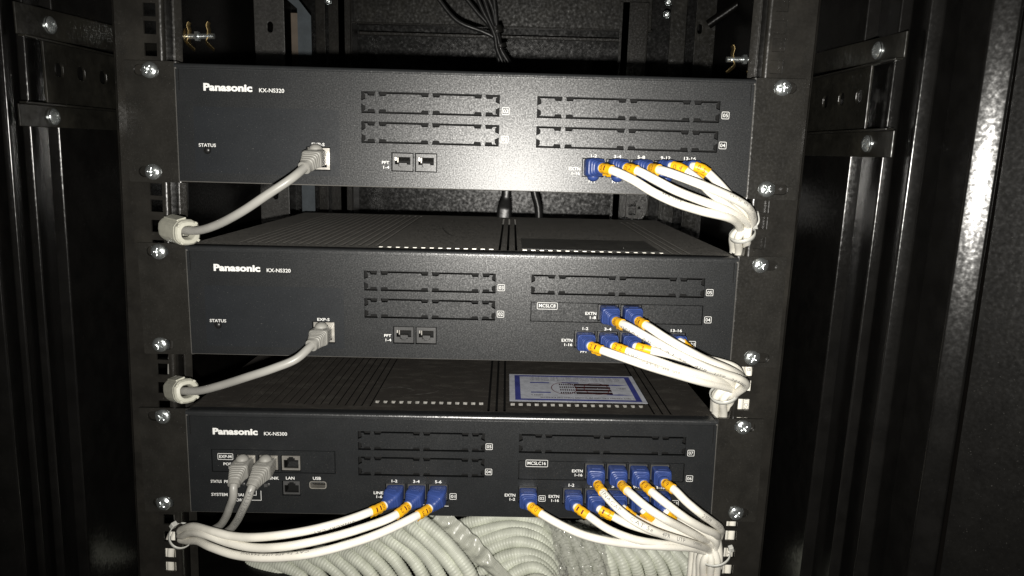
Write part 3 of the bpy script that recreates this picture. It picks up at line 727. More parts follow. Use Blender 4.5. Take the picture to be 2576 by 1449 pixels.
# unit 3 right: one line, five in the lower row, four in the card
tieC = at(1786, 1398, 8); lowC = Vector((219.5, 20, -425))
def tailC(k): 
    return [bundle(tieC, k, 10, 7.6, .4), bundle(lowC, k, 10, 8.2, .4), bundle((219, 24, -520), k, 10, 8.2, .4)]
e0 = cable(2, 62.9, -67.4, [z6(250,690), z6(380,785), z6(570,895), z6(820,1010), z6(1100,1085), z6(1400,1128), z6(1750,1150), z6(2050,1165), z6(2200,1200)], -40, tailC(0), 'white patch cable from the lone port 02 of the bottom unit, marked 00', marker='00')
e1 = cable(2, 100.1, -68.1, [z6(770,705), z6(900,800), z6(1120,950), z6(1400,1062), z6(1700,1118), z6(2000,1150), z6(2200,1190)], -34, tailC(1), 'white patch cable in port 1-2 of the lower right row, bottom unit, marked 11', marker='11')
e2 = cable(2, 118.2, -68.1, [z6(1030,725), z6(1170,805), z6(1360,900), z6(1600,975), z6(1850,1040), z6(2050,1100), z6(2230,1180)], -28, tailC(2), 'white patch cable in port 3-4 of the lower right row, bottom unit, marked 12', marker='12')
e3 = cable(2, 136.2, -68.1, [z6(1290,715), z6(1420,820), z6(1600,915), z6(1850,1000), z6(2080,1060), z6(2270,1150)], -22, tailC(3), 'white patch cable in lower port 5-8 of the bottom unit, under the lettered cable', marker='13')
e4 = cable(2, 154.3, -68.1, [z6(1520,735), z6(1640,840), z6(1800,940), z6(2020,1015), z6(2180,1060), z6(2310,1140)], -18, tailC(4), 'white patch cable in port 9-12 of the bottom row, bottom unit, behind the card cables', marker='')
e5 = cable(2, 172.3, -68.1, [z6(1775,750), z6(1900,860), z6(2060,930), z6(2220,1000), z6(2330,1080), z6(2330,1160)], -14, tailC(5), 'white patch cable in rightmost port 13-16 of the bottom row, bottom unit', marker='')
f1 = cable(2, 117.5, -46.1, [z6(1005,440), z6(1090,565), z6(1220,705), z6(1400,850), z6(1600,960), z6(1820,1040), z6(2020,1100), z6(2180,1150), z6(2270,1200)], -54, tailC(6), 'white patch cable printed CAT 5e, in first card port of the bottom unit, marked 16', marker='16', texts=[('VINACAP', 36.5, 22, 3.0, .05, False), ('CAT 5e', 67, 19, 3.1, .15, False), ('4PR', 95.5, 9, 3.1, .2, False), ('UTP', 112.5, 8.6, 3.1, .2, False), ('(24AWG)', 132, 15, 2.8, .3, False)], slen=12.5)
f2 = cable(2, 135.5, -46.1, [z6(1275,445), z6(1390,560), z6(1560,705), z6(1750,830), z6(1950,935), z6(2150,1040), z6(2290,1130)], -50, tailC(7), 'white patch cable in the second card port of the bottom unit, marked 17', marker='17', slen=12.5)
f3 = cable(2, 153.6, -46.1, [z6(1525,445), z6(1650,560), z6(1800,680), z6(2000,830), z6(2200,945), z6(2340,1010), z6(2365,1080)], -46, tailC(8), 'white patch cable in the third card port of the bottom unit, marked 18', marker='18', slen=12.5)
f4 = cable(2, 171.6, -46.1, [z6(1765,430), z6(1880,515), z6(2010,645), z6(2160,770), z6(2300,870), z6(2390,945), z6(2385,1030)], -42, tailC(9), 'white patch cable printed 290M, in the rightmost card port of the bottom unit', marker='19', texts=[('290M', 67, 11, 3.1, .0, False), ('VINACAP', 86, 14, 2.8, .2, False)])
# unit 3 left: three line cables
tieD = at(450, 1352, 8)
def tailD(k, z=0): return [at(452, 1338+9*k, 14), Vector((-249, 34, -402-3*k)), bundle((-251, 40, -440), k, 3, 5), bundle((-254, 40, -520), k, 3, 5)]
g1 = cable(2, -47.0, -67.0, [zb(1965,18), zb(1800,92), zb(1500,190), zb(1200,255), zb(900,290), zb(680,283), zb(500,240), zb(350,200), zb(265,220)], -52, tailD(0), 'white patch cable in left port 1-2 of the bottom unit, uppermost of three, marked 011', marker='011', texts=[('VINACAP CAT', 52, 32, 2.6, .9, False)], slen=14, rad=3.3)
g2 = cable(2, -29.2, -67.0, [zb(2165,20), zb(2040,112), zb(1750,222), zb(1400,318), zb(1100,372), zb(850,377), zb(650,337), zb(450,268), zb(330,248), zb(262,275)], -56, tailD(1), 'white patch cable in left port 3-4 of the bottom unit, middle of three, marked 012', marker='012', slen=14, rad=3.3)
g3 = cable(2, -11.4, -67.0, [zb(2345,40), zb(2190,132), zb(1900,268), zb(1600,368), zb(1300,438), zb(950,465), zb(700,440), zb(500,375), zb(385,322), zb(290,318)], -60, tailD(2), 'white patch cable in left port 5-6 of the bottom unit, lowest of three, marked 013', marker='013', texts=[('CAT 5e 4PR UTP 24AWG', 125, 60, 2.0, -.8, False)], slen=14, rad=3.3)
# grey cables
h1 = cable(0, -110.0, -67.7, [(764.7,423), (731.5,450.4), (673.5,489), (609,532), (544.5,566), (497,580), (455,578)], -52, [at(425,572,8), Vector((-240,30,-150)), Vector((-241,44,-200)), Vector((-247,44,-360)), Vector((-250,44,-520))], 'grey patch cable leaving the socket of the top unit through an ivory ferrite core', 'grey', latch=1, ends=-10, ys=[-34,-44,-48,-46,-36,-26,-14])
h2 = cable(1, -110.0, -67.9, [(782.5,870), (745,903), (690,926), (620,949), (550,971), (500,983), (455,983)], -52, [at(428,978,10), Vector((-243,30,-275)), Vector((-248,38,-330)), Vector((-252,38,-520))], 'grey patch cable leaving the socket of the middle unit through an ivory ferrite core', 'grey', latch=1, ys=[-34,-44,-48,-46,-36,-26,-14])
h3 = cable(2, -169.4, -44.2, [(588,1222), (587,1248), (578,1274.6), (567,1303), (549,1325), (510,1340), (470,1342)], -34, [at(452,1350,20), Vector((-250,44,-440)), Vector((-250,46,-520))], 'plain grey patch cable in the first EXP-M port of the bottom unit', 'grey', latch=1, ys=[-37,-38,-32,-22,-12,-2,8], ends=6)
h4 = cable(2, -151.0, -44.2, [(634,1225), (623.5,1253.5), (609.4,1283.5), (595,1312), (573,1336), (530,1350), (480,1350)], -34, [at(456,1356,22), Vector((-252,46,-440)), Vector((-252,48,-520))], 'grey patch cable lettered PATCH CORD SETIA, in the second EXP-M port of the bottom unit', 'grey', latch=1, texts=[('PATCH CORD SETIA', 41, 42, 3.0, 0, True)], ys=[-37,-40,-36,-26,-14,-2,8], ends=6)
# ferrite cores
def ferrite(root, J, a, b, lab):
    ax = (b-a).normalized(); side = ax.cross(Vector((0,0,1))).normalized(); up = side.cross(ax)
    L = (b-a).length; R = 10.2
    Mx = Matrix((side, -ax, up)).transposed().to_4x4(); Mx.translation = a
    prof = [(4.6,3.0),(4.6,-.5),(7.6,-.5),(9.0,.2),(9.8,1.4),(10.0,4.5),(10.3,4.6),(10.3,L-6.6),(10.0,L-6.5),(9.9,L-4),(8.6,L-2.4),(6.0,L-2.0),(5.4,L-3),(4.2,L-9)]
    mb = MB(); n = 28; vs = []; fs = []
    for r, h in prof:
        for k in range(n):
            t = 2*PI*k/n; rr = r*(1-.05*(abs(math.cos(t*2)) > .9)); vs.append(Mx @ Vector((rr*math.cos(t), -h, rr*math.sin(t))))
    for i in range(len(prof)-1):
        for k in range(n): fs.append((i*n+k, (i+1)*n+k, (i+1)*n+(k+1) % n, i*n+(k+1) % n))
    mb.add(vs, fs, False)
    o = mb.build('ferrite_core', M_['core'], root, org=J, bevel=.25)
    for t in (.9, 2.5, 4.0, 5.6):
        q = MB(); R_ = Matrix.Rotation(t, 4, 'Y')
        bx = MB().box(-1.1, 1.1, -(L-5.5), -(L-1.5), 8.2, 10.0); bx2 = [Mx @ (R_ @ Vector(p)) for p in bx.v]
        q.add(bx2, bx.f); q.build('snap_latch', M_['core'], o, org=J, bevel=.3)
    q = MB(); R_ = Matrix.Rotation(.25, 4, 'Y'); bx = MB().box(-3.6, 3.6, -(L-8), -5, 9.4, 10.8); q.add([Mx @ (R_ @ Vector(p)) for p in bx.v], bx.f); q.build('snap_window', M_['core'], o, org=J, bevel=.4)
ferrite(h1[0], uw(0,-110,3,-67.7), at(427,573,3), at(478,587,-22), '')
ferrite(h2[0], uw(1,-110,3,-67.9), at(440,978,6), at(474,985,-20), '')

# ------------------------------------------------------------------ nylon cable ties
def tie(c, rx, ry, nrm, label, ang, tail=0):
    """strap lying in the plane with normal nrm; ang = where on the ring the locking head sits"""
    c = Vector(c); n = Vector(nrm).normalized(); ex = (Vector((1,0,0))-n*n.x).normalized(); ey = n.cross(ex)
    root = empty('cable_tie', c, label, 'cable tie', 'nylon ties round the cable bundles')
    P = lambda a, k=1.0: c+ex*rx*k*math.cos(a)+ey*ry*k*math.sin(a)
    vs = []; m = 48
    for k in range(m):
        a = 2*PI*k/m
        for kk, h in ((1.0,-1.7),(1.07,-1.7),(1.07,1.7),(1.0,1.7)): vs.append(P(a, kk)+n*h)
    fs = [(4*k+i, 4*k+(i+1) % 4, 4*((k+1) % m)+(i+1) % 4, 4*((k+1) % m)+i) for k in range(m) for i in range(4)]
    mb = MB(); mb.add(vs, fs, True); mb.build('strap', M_['tie'], root, org=c)
    h = P(ang, 1.15); b = MB().box(-2.4, 2.4, -2.0, 2.0, -3.0, 3.0); r_ = (P(ang)-c).normalized(); t_ = n.cross(r_); Mx = Matrix((t_, r_, n)).transposed().to_4x4(); Mx.translation = h
    b.v = [tuple(Mx @ Vector(v)) for v in b.v]; b.build('head', M_['tie'], root, org=c, bevel=.6)
    if tail:
        p = spline([h, h+r_*5+n*4, h+r_*6+n*tail], 1); mb = MB(); mb.sweep(p, lambda i, L: [(-1.6,-.5),(1.6,-.5),(1.6,.5),(-1.6,.5)]); mb.build('tail', M_['tie'], root, org=c)
tie(at(1868, 590, 8), 9.4, 10.2, (-.42,-.38,1), 'nylon tie round the five cables of the top unit, beside the right rail', .35, 12)
tie(at(1822, 990, 8), 11.0, 11, (-.35,-.35,1), 'nylon tie round the seven cables of the middle unit', .3)
tie(at(1797, 1392, 8), 12.8, 11.5, (-.35,-.5,1), 'nylon tie round the thick bundle at bottom right', .2)
tie(at(456, 1348, 2), 9.5, 11, (.77,-.5,1), 'nylon tie round the cables at the left rail, bottom', 2.6)
# loose cables running down behind the rails, seen through their square holes
def drop(name, pts, mat, label, texts=(), r=3.0):
    p = spline([Vector(q) for q in pts], 2.5); root = empty(name, pts[0], label, 'network cable', 'cables dropping behind the rails')
    MB().tube(p, r, 12).build('cable_jacket', mat, root, org=Vector(pts[0]))
    for s_, s0, ln, h, ang, rv in texts: wrap_text(p, r, s_, s0, ln, h, ang, rv, bold=-.004).build('cable_print', M_['cableink'], root, org=Vector(pts[0]))
for i, (x, y, z0) in enumerate(((-243.0,24,-392),(-249.5,22,-396),(-255,26,-399))):
    drop('network_cable', [(x+6,40,z0+16),(x-2,y,z0-6),(x-6,y,-440),(x-8,y,-520)], M_['white'], 'white cable seen through the lowest left rail holes, %s of three' % ('inner', 'middle', 'outer')[i])
for i, (x, y) in enumerate(((232.5,20),(239,22))):
    drop('network_cable', [(x-1,44,-205),(x,30,-222),(x+.5,y,-240),(x-1,y,-300),(x-2.5,y,-400),(x-3,y,-520)], M_['white'], 'white cable seen through the right rail holes, %s of two' % ('inner', 'outer')[i], texts=([('568', 27, 8, 3, .1, False), ('ISO/IEC', 52, 16, 3, .1, True), ('TP', 195, 6, 3, 0, True)] if i else [('P', 213, 3, 3, 0, True)]))
drop('network_cable', [(-240,40,-212),(-241,22,-228),(-244,22,-262),(-247,40,-290)], M_['grey'], 'grey cable passing behind the left rail between the middle and bottom units')
drop('network_cable', [(-246,30,-352),(-245,21,-368),(-246,22,-385),(-250,40,-410)], M_['grey'], 'grey lettered cable behind the left rail just below the bottom unit ear', texts=[('OFTP', 10, 12, 3, .2, False)])

# ------------------------------------------------------------------ front equipment rails
def rail(side, X0, lean, label, z0=-520, z1=170):
    s = side
    root = empty('equipment_rail', (X0, 8, 30), label, 'rack rail', 'square-holed rack rails', (0, lean, 0))
    # local: x=0 is the column of holes, +s outwards
    zs = [n*44.45+off-30 for n in range(-14, 5) for off in (-6.35, 9.52, 25.4)]
    zs = sorted(z for z in zs if z0-30 < z < z1-30)
    a, b = sorted((-s*7.2, s*26.5)); fl = MB(); cuts = [zs[0]-8]+[(p_+q_)/2 for p_, q_ in zip(zs, zs[1:])]+[zs[-1]+8]
    for z, c0, c1 in zip(zs, cuts, cuts[1:]):
        hs = [rect(-4.75, z-4.75, 4.75, z+4.75)]
        for n in range(-13, 5):
            zd = n*44.45+32.8-30-44.45*0
            if c0+2.5 < zd < c1-2.5: hs.append(disc(s*12.6, zd, 2.3, 14))
        fl.plate(rect(a, c0, b, c1), hs, 0, 1.8)
    fl.build('flange', M_['rail'], root)
    # rounded fold and web on the inner edge, lip behind; outer fold
    prof = []
    for k in range(6):
        t = k/5*PI/2; prof.append((-s*7.2-s*2.2*math.sin(t), 2.2*(1-math.cos(t))))
    prof += [(-s*9.4, 16)]
    for k in range(4):
        t = k/3*PI/2; prof.append((-s*9.4-s*1.5*(1-math.cos(t)), 16+1.5*math.sin(t)))
    prof += [(-s*16, 17.5)]
    def ext(prof, nm, thick=False):
        vs = [(x, y, z) for z in (z0-30, z1-30) for x, y in prof]; m = len(prof)
        e = MB(); e.add(vs, [(i, i+1, m+i+1, m+i) for i in range(m-1)], True); o = e.build(nm, M_['rail'], root)
        md = o.modifiers.new('s', 'SOLIDIFY'); md.thickness = .0014; md.offset = 0; md.use_rim = False
    ext(prof, 'web')
    prof = [(s*26.5, 0), (s*27.6, .5), (s*28, 1.6), (s*28, 40)]
    ext(prof, 'side_fold')
    if s > 0: MB().box(-6.8, 12, 5, 6.2, -175, z1-31).build('backing_strip', M_['rail'], root)
    MB().tube([Vector((0, 44, z0-30)), Vector((0, 44, z1-30))], 1.6, 12).build('glint_rod', M_['rail'], root)  # added glossy rod, rounded to catch a glint behind the holes
    return root
M_['rail'] = paint('black_rail_enamel', (.0135,.0126,.011), .28, .5, 420, .22, .0005, var=.2, fleck=.1, fscale=900, dust=.2, dustcol=(.06,.055,.045), dscale=25)
RL = rail(-1, -237.0, .0245, 'left front rack rail with square holes')
RR = rail(1, 234.0, .0052, 'right front rack rail with square holes')

# ------------------------------------------------------------------ cabinet corner posts
def post(side, prof, label):
    root = empty('cabinet_post', (side*310, 0, -60), label, 'cabinet frame', 'folded cabinet corner posts', (0, .006 if side > 0 else .02, 0))
    pr = [(x-side*310, y) for x, y in prof]
    # round every fold
    out = [pr[0]]
    for i in range(1, len(pr)-1):
        p0, p1, p2 = Vector(pr[i-1]), Vector(pr[i]), Vector(pr[i+1]); r = min(.9, (p1-p0).length*.4, (p2-p1).length*.4)
        a = p1+(p0-p1).normalized()*r; b = p1+(p2-p1).normalized()*r
        for k in range(5):
            t = k/4; q = a*(1-t)**2+p1*2*t*(1-t)+b*t*t; out.append((q.x, q.y))
    out.append(pr[-1])
    vs = [(x, y, z) for z in (-520, 260) for x, y in out]; m = len(out)
    e = MB(); e.add(vs, [(i, i+1, m+i+1, m+i) for i in range(m-1)], True); o = e.build('folded_sheet', M_['post'], root)
    md = o.modifiers.new('s', 'SOLIDIFY'); md.thickness = .0015; md.offset = 0; md.use_rim = False
    return root
post(1, [(318,240),(300,15),(310,15),(297,-42),(304,-42),(313,-30),(304,-66),(312,-68),(333,-50),(333,-84),(345.5,-92),(349,-88)], 'right cabinet corner post with shiny folded edges')
post(-1, [(-318,240),(-302,-8),(-311,-8),(-299,-45),(-304,-45),(-311,-36),(-300,-66),(-304,-66),(-312,-55),(-306,-78),(-330,-80)], 'left cabinet corner post with glittering folded edges')
dr = MB(); dr.add([(350,-90,-520),(350,-90,260),(450,-205,260),(450,-205,-520),(350.8,-88.6,-520),(350.8,-88.6,260),(450.9,-204,260),(450.9,-204,-520)], [(0,1,2,3),(7,6,5,4),(0,4,5,1),(3,2,6,7),(0,3,7,4),(1,5,6,2)])
dro = dr.build('open_door', M_['door'], None, org=Vector((353,-94,-60))); tag(dro, 'black textured cabinet door standing open at the far right edge', 'cabinet door')

# ------------------------------------------------------------------ side braces with three holes
def brace(side, label):
    s = side; root = empty('side_brace', (s*292, -40, 0), label, 'cabinet brace', 'braces joining posts and rails')
    org = Vector((s*292, -40, 0))
    X = s*292
    def bar(a, b, h0, h1, nm):     # sloping bar between two points given as (y, ztop, zbot)
        mb = MB(); x0, x1 = X, X+s*1.6
        vs = []
        for x in (x0, x1):
            vs += [(x, a[0], a[1]), (x, b[0], b[1]), (x, b[0], b[2]), (x, a[0], a[2])]
        mb.add(vs, [(0,1,2,3),(7,6,5,4),(0,4,5,1),(3,2,6,7),(0,3,7,4),(1,5,6,2)])
        return mb.build(nm, M_['brace'], root, org=org, bevel=.5)
    return root, bar, org
if True:
    for sd, lab, te, be, tz, bz, pe, pz, hy, hz, sc_ in (
        (1, 'black brace with three oval holes between right rail and corner post', -64, -63, (9.8, 26.5), (-55, -37), -16, (-36.5, 9.3), (-1, 29.5, 60), -10.8, ((-28.3, 18.6), (-29, -45.5))),
        (-1, 'black brace with three oval holes between left rail and corner post', -60.5, -65.5, (9.5, 30), (-50.5, -35.5), -31, (-35, 9), (-14.6, 13, 43), -9.2, ((-25.5, 20.3), (-30.5, -43)))):
        root, bar, org = brace(sd, lab)
        bar((te, tz[1], tz[0]), (150, tz[1]+6, tz[0]+6), 0, 0, 'top_bar')
        bar((be, bz[1], bz[0]), (150, bz[1], bz[0]), 0, 0, 'bottom_bar')
        x0, x1 = sorted((sd*286.5, sd*292))
        MB().box(x0, x1, be, 150, bz[1], bz[1]+1.5).build('bottom_lip', M_['brace'], root, org=org, bevel=.4)
        MB().box(x0, x1, te, 150, tz[0]-1.5, tz[0]-.1).build('top_lip', M_['brace'], root, org=org, bevel=.4)
        mb = MB(); mb.plate(rect(pe, pz[0], 150, pz[1]), [rrect(y-5, hz-4.9, y+5, hz+4.9, 3.4) for y in hy], sd*294, sd*296, 'yz'); mb.build('hole_plate', M_['brace'], root, org=org, bevel=.4)
        for y, z in sc_:
            o = screw(root, 0, 0, 0, .4, 'brace_screw'); o.location = (Vector((sd*291.2, y, z))-org)*MM; o.rotation_euler = (0, .3, -sd*PI/2)

# ------------------------------------------------------------------ cabinet walls (setting)
def struct(name, mb, mat): o = mb.build(name, mat); o['kind'] = 'structure'; return o
struct('side_wall', MB().box(-322,-320,-20,700,-520,320), M_['wall'])
struct('side_wall', MB().box(320,322,-20,700,-520,320), M_['wall'])
struct('back_wall', MB().box(-320,320,640,642,-520,320), M_['backwall'] if 'backwall' in M_ else paint('hammered_black_back', (.0042,.0042,.0039), .32, .30, 260, .24, .0011, var=.2, fleck=.12, fscale=500))
struct('floor', MB().box(-320,320,-20,640,-522,-520), M_['wall'])
# ------------------------------------------------------------------ rear frame
def thing1(name, mb, mat, label, cat, group=None, bevel=.5, org=None):
    xs = [v[0] for v in mb.v]; ys = [v[1] for v in mb.v]; zs = [v[2] for v in mb.v]
    o = mb.build(name, mat, None, org=Vector((sum(xs)/len(xs), sum(ys)/len(ys), min(zs))), bevel=bevel); return tag(o, label, cat, group)
root = empty('rear_rail', (200,520,-60), 'right rear rack rail with a column of square holes', 'rack rail', 'rear rack rails')
mb = MB(); zz = []; z = -300
hs = []
for n in range(-8, 6):
    for off in (-6.35, 9.52, 25.4): hs.append(rect(184, n*44.45+off+6-4.6, 193.4, n*44.45+off+6+4.6))
mb.plate(rect(180.5, -420, 219, 150), hs, 520, 522); mb.build('flange', M_['rail'], root, org=Vector((200,520,-60)))
MB().box(219,221,520,560,-420,150).build('web', M_['rail'], root, org=Vector((200,520,-60)), bevel=.8)
root = empty('rear_rail', (-225,540,-60), 'left rear rack rail, slotted, behind the top unit', 'rack rail', 'rear rack rails')
hs = [rect(-222, n*44.45+off+6-4.6, -213, n*44.45+off+6+4.6) for n in range(-8, 6) for off in (-6.35, 9.52, 25.4)]
mb = MB(); mb.plate(rect(-236, -420, -205, 150), hs, 540, 542); mb.build('flange', M_['rail'], root, org=Vector((-225,540,-60)))
MB().box(-204.6,-203,540,580,-420,150).build('web', M_['rail'], root, org=Vector((-225,540,-60)), bevel=.8)
MB().box(-254,-240,536,538,-420,150).build('side_strip', M_['rail'], root, org=Vector((-225,540,-60)), bevel=.8)
root = empty('crossbar', (10,560,125), 'black crossbar along the back above the top unit', 'cabinet frame')
MB().box(-235,232,560,562,116,170).build('bar', M_['brace'], root, org=Vector((10,560,125)), bevel=.8)
MB().box(-235,232,550,560,116,118).build('lip', M_['rail'], root, org=Vector((10,560,125)), bevel=.6)
MB().box(-200,222,575,580,104,109).build('seam', M_['rail'], root, org=Vector((10,560,125)), bevel=1.0)
for x, z, sc_ in ((238.5,130,.55),(239.5,146,.55)):
    o = screw(root, 0, 0, 0, .5, 'frame_screw'); o.location = (Vector((x, 479, z-2))-Vector((10,560,125)))*MM; o.scale = (.7,)*3
o = screw(root, 0, 0, 0, .5, 'frame_screw'); o.location = (at(825,2,520)-Vector((10,560,125)))*MM; o.scale = (.7,)*3
root = empty('rear_upright', (260,480,0), 'right rear upright with a round hole, near the zinc screws', 'cabinet frame', 'rear uprights')
mb = MB(); mb.plate(rect(244, -420, 266, 170), [], 480, 482); mb.build('flange', M_['brace'], root, org=Vector((260,480,0)), bevel=.8)
mb = MB(); mb.plate(rect(276, -420, 303, 170), [rrect(279, 103, 285, 115, 2.9), rrect(279, -125, 285, -113, 2.9)], 470, 472); mb.build('side_flange', M_['brace'], root, org=Vector((260,480,0)), bevel=.8)
thing1('diagonal_strut', MB().tube([at(1782,62,455), at(1905,-22,430)], 6.0, 10), M_['wall'], 'black diagonal strut in the upper right corner behind the rail', 'strut', bevel=0)
root = empty('rear_upright', (-282,420,0), 'left rear upright with an oval hole, dull grey, behind the left rail', 'cabinet frame', 'rear uprights')
mb = MB(); mb.plate(rect(-302, -420, -263, 170), [rrect(-285, 82, -278, 95, 3.3), rrect(-285,-132,-278,-119,3.3)], 420, 422); mb.build('flange', M_['upr'] if 'upr' in M_ else paint('dull_steel_black', (.030,.029,.027), .45, .5, 300, .3, .0008, var=.2), root, org=Vector((-282,420,0)), bevel=.8)
bl_ = MB(); bl_.add([(-246,420,-300),(-229,420,-300),(-229,420,104),(-246,420,112),(-272,420,134),(-258,420,140)], [(0,1,2,3),(3,2,5,4)]); bl_.add([(-246,422,-300),(-229,422,-300),(-229,422,104),(-246,422,112)], [(3,2,1,0)])
thing1('sheet_strip', bl_, M_['bluegrey'], 'blue-grey strip standing behind the left end of the top unit', 'sheeting', bevel=0)  # plain blue-grey strip, bent left at the top
thing1('tan_sliver', MB().box(-257,-247,428,430,40,108), M_['tan'], 'narrow tan strip left of the blue-grey strip', 'sliver')  # plain tan strip beside the blue-grey one

# grounding studs with wing nuts
def stud(p0, p1, label, s):
    a, b = Vector(p0), Vector(p1); root = empty('grounding_stud', a, label, 'earthing bolt', 'earthing bolts on the cabinet sides')
    ax = (b-a).normalized(); L = (b-a).length
    pts = [a+ax*(L*i/60) for i in range(61)]
    MB().tube(pts, lambda q: 2.5+.35*math.sin(q*2*PI/1.25), 14).build('threaded_rod', M_['zinc'], root, org=a)
    for f, r, w_ in ((.18, 4.6, 3.4), (.38, 7.5, .9), (.62, 4.6, 3.0)):
        c = a+ax*(L*f); MB().tube([c-ax*w_/2, c+ax*w_/2], r, 6 if r < 5 else 24, smooth=False).build('nut' if r < 5 else 'washer', M_['brass'] if r > 5 else M_['zinc'], root, org=a)
    for f in (.42, .86):
        c = a+ax*(L*f)
        for q in (1, -1):
            p = spline([c, c+Vector((s*1.5*q,-1,5*q)), c+Vector((s*3*(1 if q < 0 else .3),-2,9.5*q)), c+Vector((s*6*(1 if q < 0 else .4),-2,12*q))], 1)
            MB().sweep(p, lambda i, L_: [(-1.9,-.5),(1.9,-.5),(1.9,.5),(-1.9,.5)]).build('spring_wing', M_['brass'], root, org=a, bevel=.2)
stud((-278,130,35.2), (-238,130,36.6), 'brass winged earthing bolt inside the left side of the cabinet', 1)
stud((272,130,29.8), (229,130,29.0), 'brass winged earthing bolt inside the right side of the cabinet', -1)

# ------------------------------------------------------------------ black power cords at the back
root = empty('power_cord_bundle', at(1250,80,330), 'bundle of black power cords tied together, dropping behind the top unit', 'power cords')
org = at(1250,80,330); random.seed(3)
cords = [[(1090,-20),(1150,52),(1215,80),(1243,95),(1250,115),(1262,150),(1285,215)], [(1160,-20),(1200,30),(1235,70),(1248,95),(1255,120),(1275,165),(1300,225)],
         [(1212,-20),(1228,30),(1240,65),(1252,95),(1258,120),(1283,165),(1310,225)], [(1240,-20),(1246,30),(1249,65),(1251,95),(1252,120),(1256,165),(1262,225)],
         [(1222,-20),(1240,25),(1247,60),(1255,95),(1260,120),(1290,170),(1318,225)], [(1195,-20),(1215,28),(1236,68),(1246,95),(1250,122),(1270,170),(1292,225)]]
for c in cords:
    y0 = 330+random.uniform(-6, 6); p = spline([at(a, b, y0+(0 if i != 3 else 0)) for i, (a, b) in enumerate(c)], 3)
    MB().tube(p, 2.6, 10).build('power_cord', M_['blackcable'], root, org=org)
MB().tube([at(1246,68,330), at(1252,86,330)], 8.0, 14).build('tape_band', M_['steel_black'], root, org=org)
MB().tube([at(1258,112,329), at(1261,122,329)], 7.6, 14).build('tape_band', M_['steel_black'], root, org=org)
root = empty('power_plug', at(1272,505,345), 'black moulded power plug standing behind the middle unit', 'power plug')
org = at(1272,505,345)
MB().sweep(spline([at(1275,470,345), at(1273,500,345), at(1270,520,345), at(1268,548,345)], 2), lambda i, L: supersec(*lerpk([(0,6.4,6,3),(14,7.0,6,3),(26,12.5,9,5),(48,13.5,10,5)], L))).build('plug_body', M_['blackcable'], root, org=org)
MB().tube(spline([at(1276,400,345), at(1275,440,345), at(1275,475,345)], 3), 3.4, 12).build('cord', M_['blackcable'], root, org=org)
thing1('mains_lead', MB().tube(spline([at(1340,440,350), at(1345,485,350), at(1354,520,350), at(1356,560,350)], 2), 5.2, 14), M_['blackcable'], 'single black power cord right of the plug, behind the middle unit', 'power cord', bevel=0)
root = empty('cable_bracket', at(1605,525,400), 'small black bracket with two square holes behind the middle unit, right', 'bracket')
org = at(1605,525,400); a = at(1576,497,400); b = at(1634,549,400)
hs = [rrect(a.x+3.5, a.z-11.5, a.x+13, a.z-2, 1.2), rrect(a.x+3.5, a.z-23, a.x+13, a.z-13.5, 1.2), disc(a.x+17.5, a.z-13, 1.6, 12)]
o_ = [(a.x, a.z+4), (a.x, a.z-25), (a.x+3, a.z-25), (a.x+4, a.z-27), (a.x+11, a.z-27), (a.x+12, a.z-28), (a.x+22, a.z-28), (a.x+27, a.z-20), (a.x+28, a.z-8), (a.x+26, a.z+4)]
mb = MB(); mb.plate(o_, hs, 400, 404); mb.build('plate', M_['brace'], root, org=org, bevel=.6)
MB().box(a.x+27.6, a.x+29.5, 402, 420, a.z-24, a.z+4).build('flange', M_['rail'], root, org=org, bevel=.6)

# ------------------------------------------------------------------ coils of corrugated conduit
def conduit(root, org, pts, r=7.0, pitch=3.0, name='conduit_turn', jit=0):
    random.seed(jit*7+3); pts = [Vector(q)+Vector((random.uniform(-1.2,1.2), random.uniform(-3,3), random.uniform(-1.2,1.2))) for q in pts]
    pitch = 3.0+.35*random.random(); r = r*random.uniform(.95,1.05); p = spline(pts, pitch/4); 
    def rf(L): return r*(1+.045*math.sin(L*2*PI/pitch))
    MB().tube(p, rf, 14, smooth=True).build(name, M_['conduit'], root, org=org)
def zl(x, y): return (383.3+.29762*x, 1265+.29762*y)
def zm(x, y): return (1086.1+.32242*x, 1265+.32242*y)
org = at(800,1450,130); root = empty('conduit_coil', org, 'pale green corrugated conduit coil on the left below the bottom unit, turns running down right', 'conduit coil', 'coils of corrugated conduit')
Lt = [[(2270,150),(2490,350),(2680,600)], [(2180,190),(2400,390),(2590,640)], [(2080,240),(2300,430),(2460,680)], [(1960,285),(2170,460),(2320,700)], [(1850,325),(2050,490),(2190,720)], [(1735,362),(1930,520),(2060,730)],
      [(1615,398),(1800,540),(1930,740)], [(1485,428),(1680,570),(1800,750)], [(1340,452),(1540,580),(1670,760)], [(1180,474),(1400,594),(1530,770)], [(1010,494),(1240,605),(1380,780)], [(840,522),(1060,618),(1220,790)], [(690,566),(880,640),(1050,800)], [(590,618),(740,690),(900,820)], [(500,690),(640,760),(800,860)]]
for k, c in enumerate(Lt):
    a, b, d = c; Y = 120+k*4
    conduit(root, org, [at(*zl(a[0]-300, a[1]+150), Y+110), at(*zl(a[0]-120, a[1]+12), Y+60), at(*zl(*a), Y+18), at(*zl(*b), Y), at(*zl(*d), Y-6), at(*zl(d[0]+80, d[1]+260), Y)], 6.7, jit=k)
org = at(1230,1420,180); root = empty('conduit_coil', org, 'pale conduit coil in the middle, its turns arching over behind the milky strap', 'conduit coil', 'coils of corrugated conduit')
Mt = []
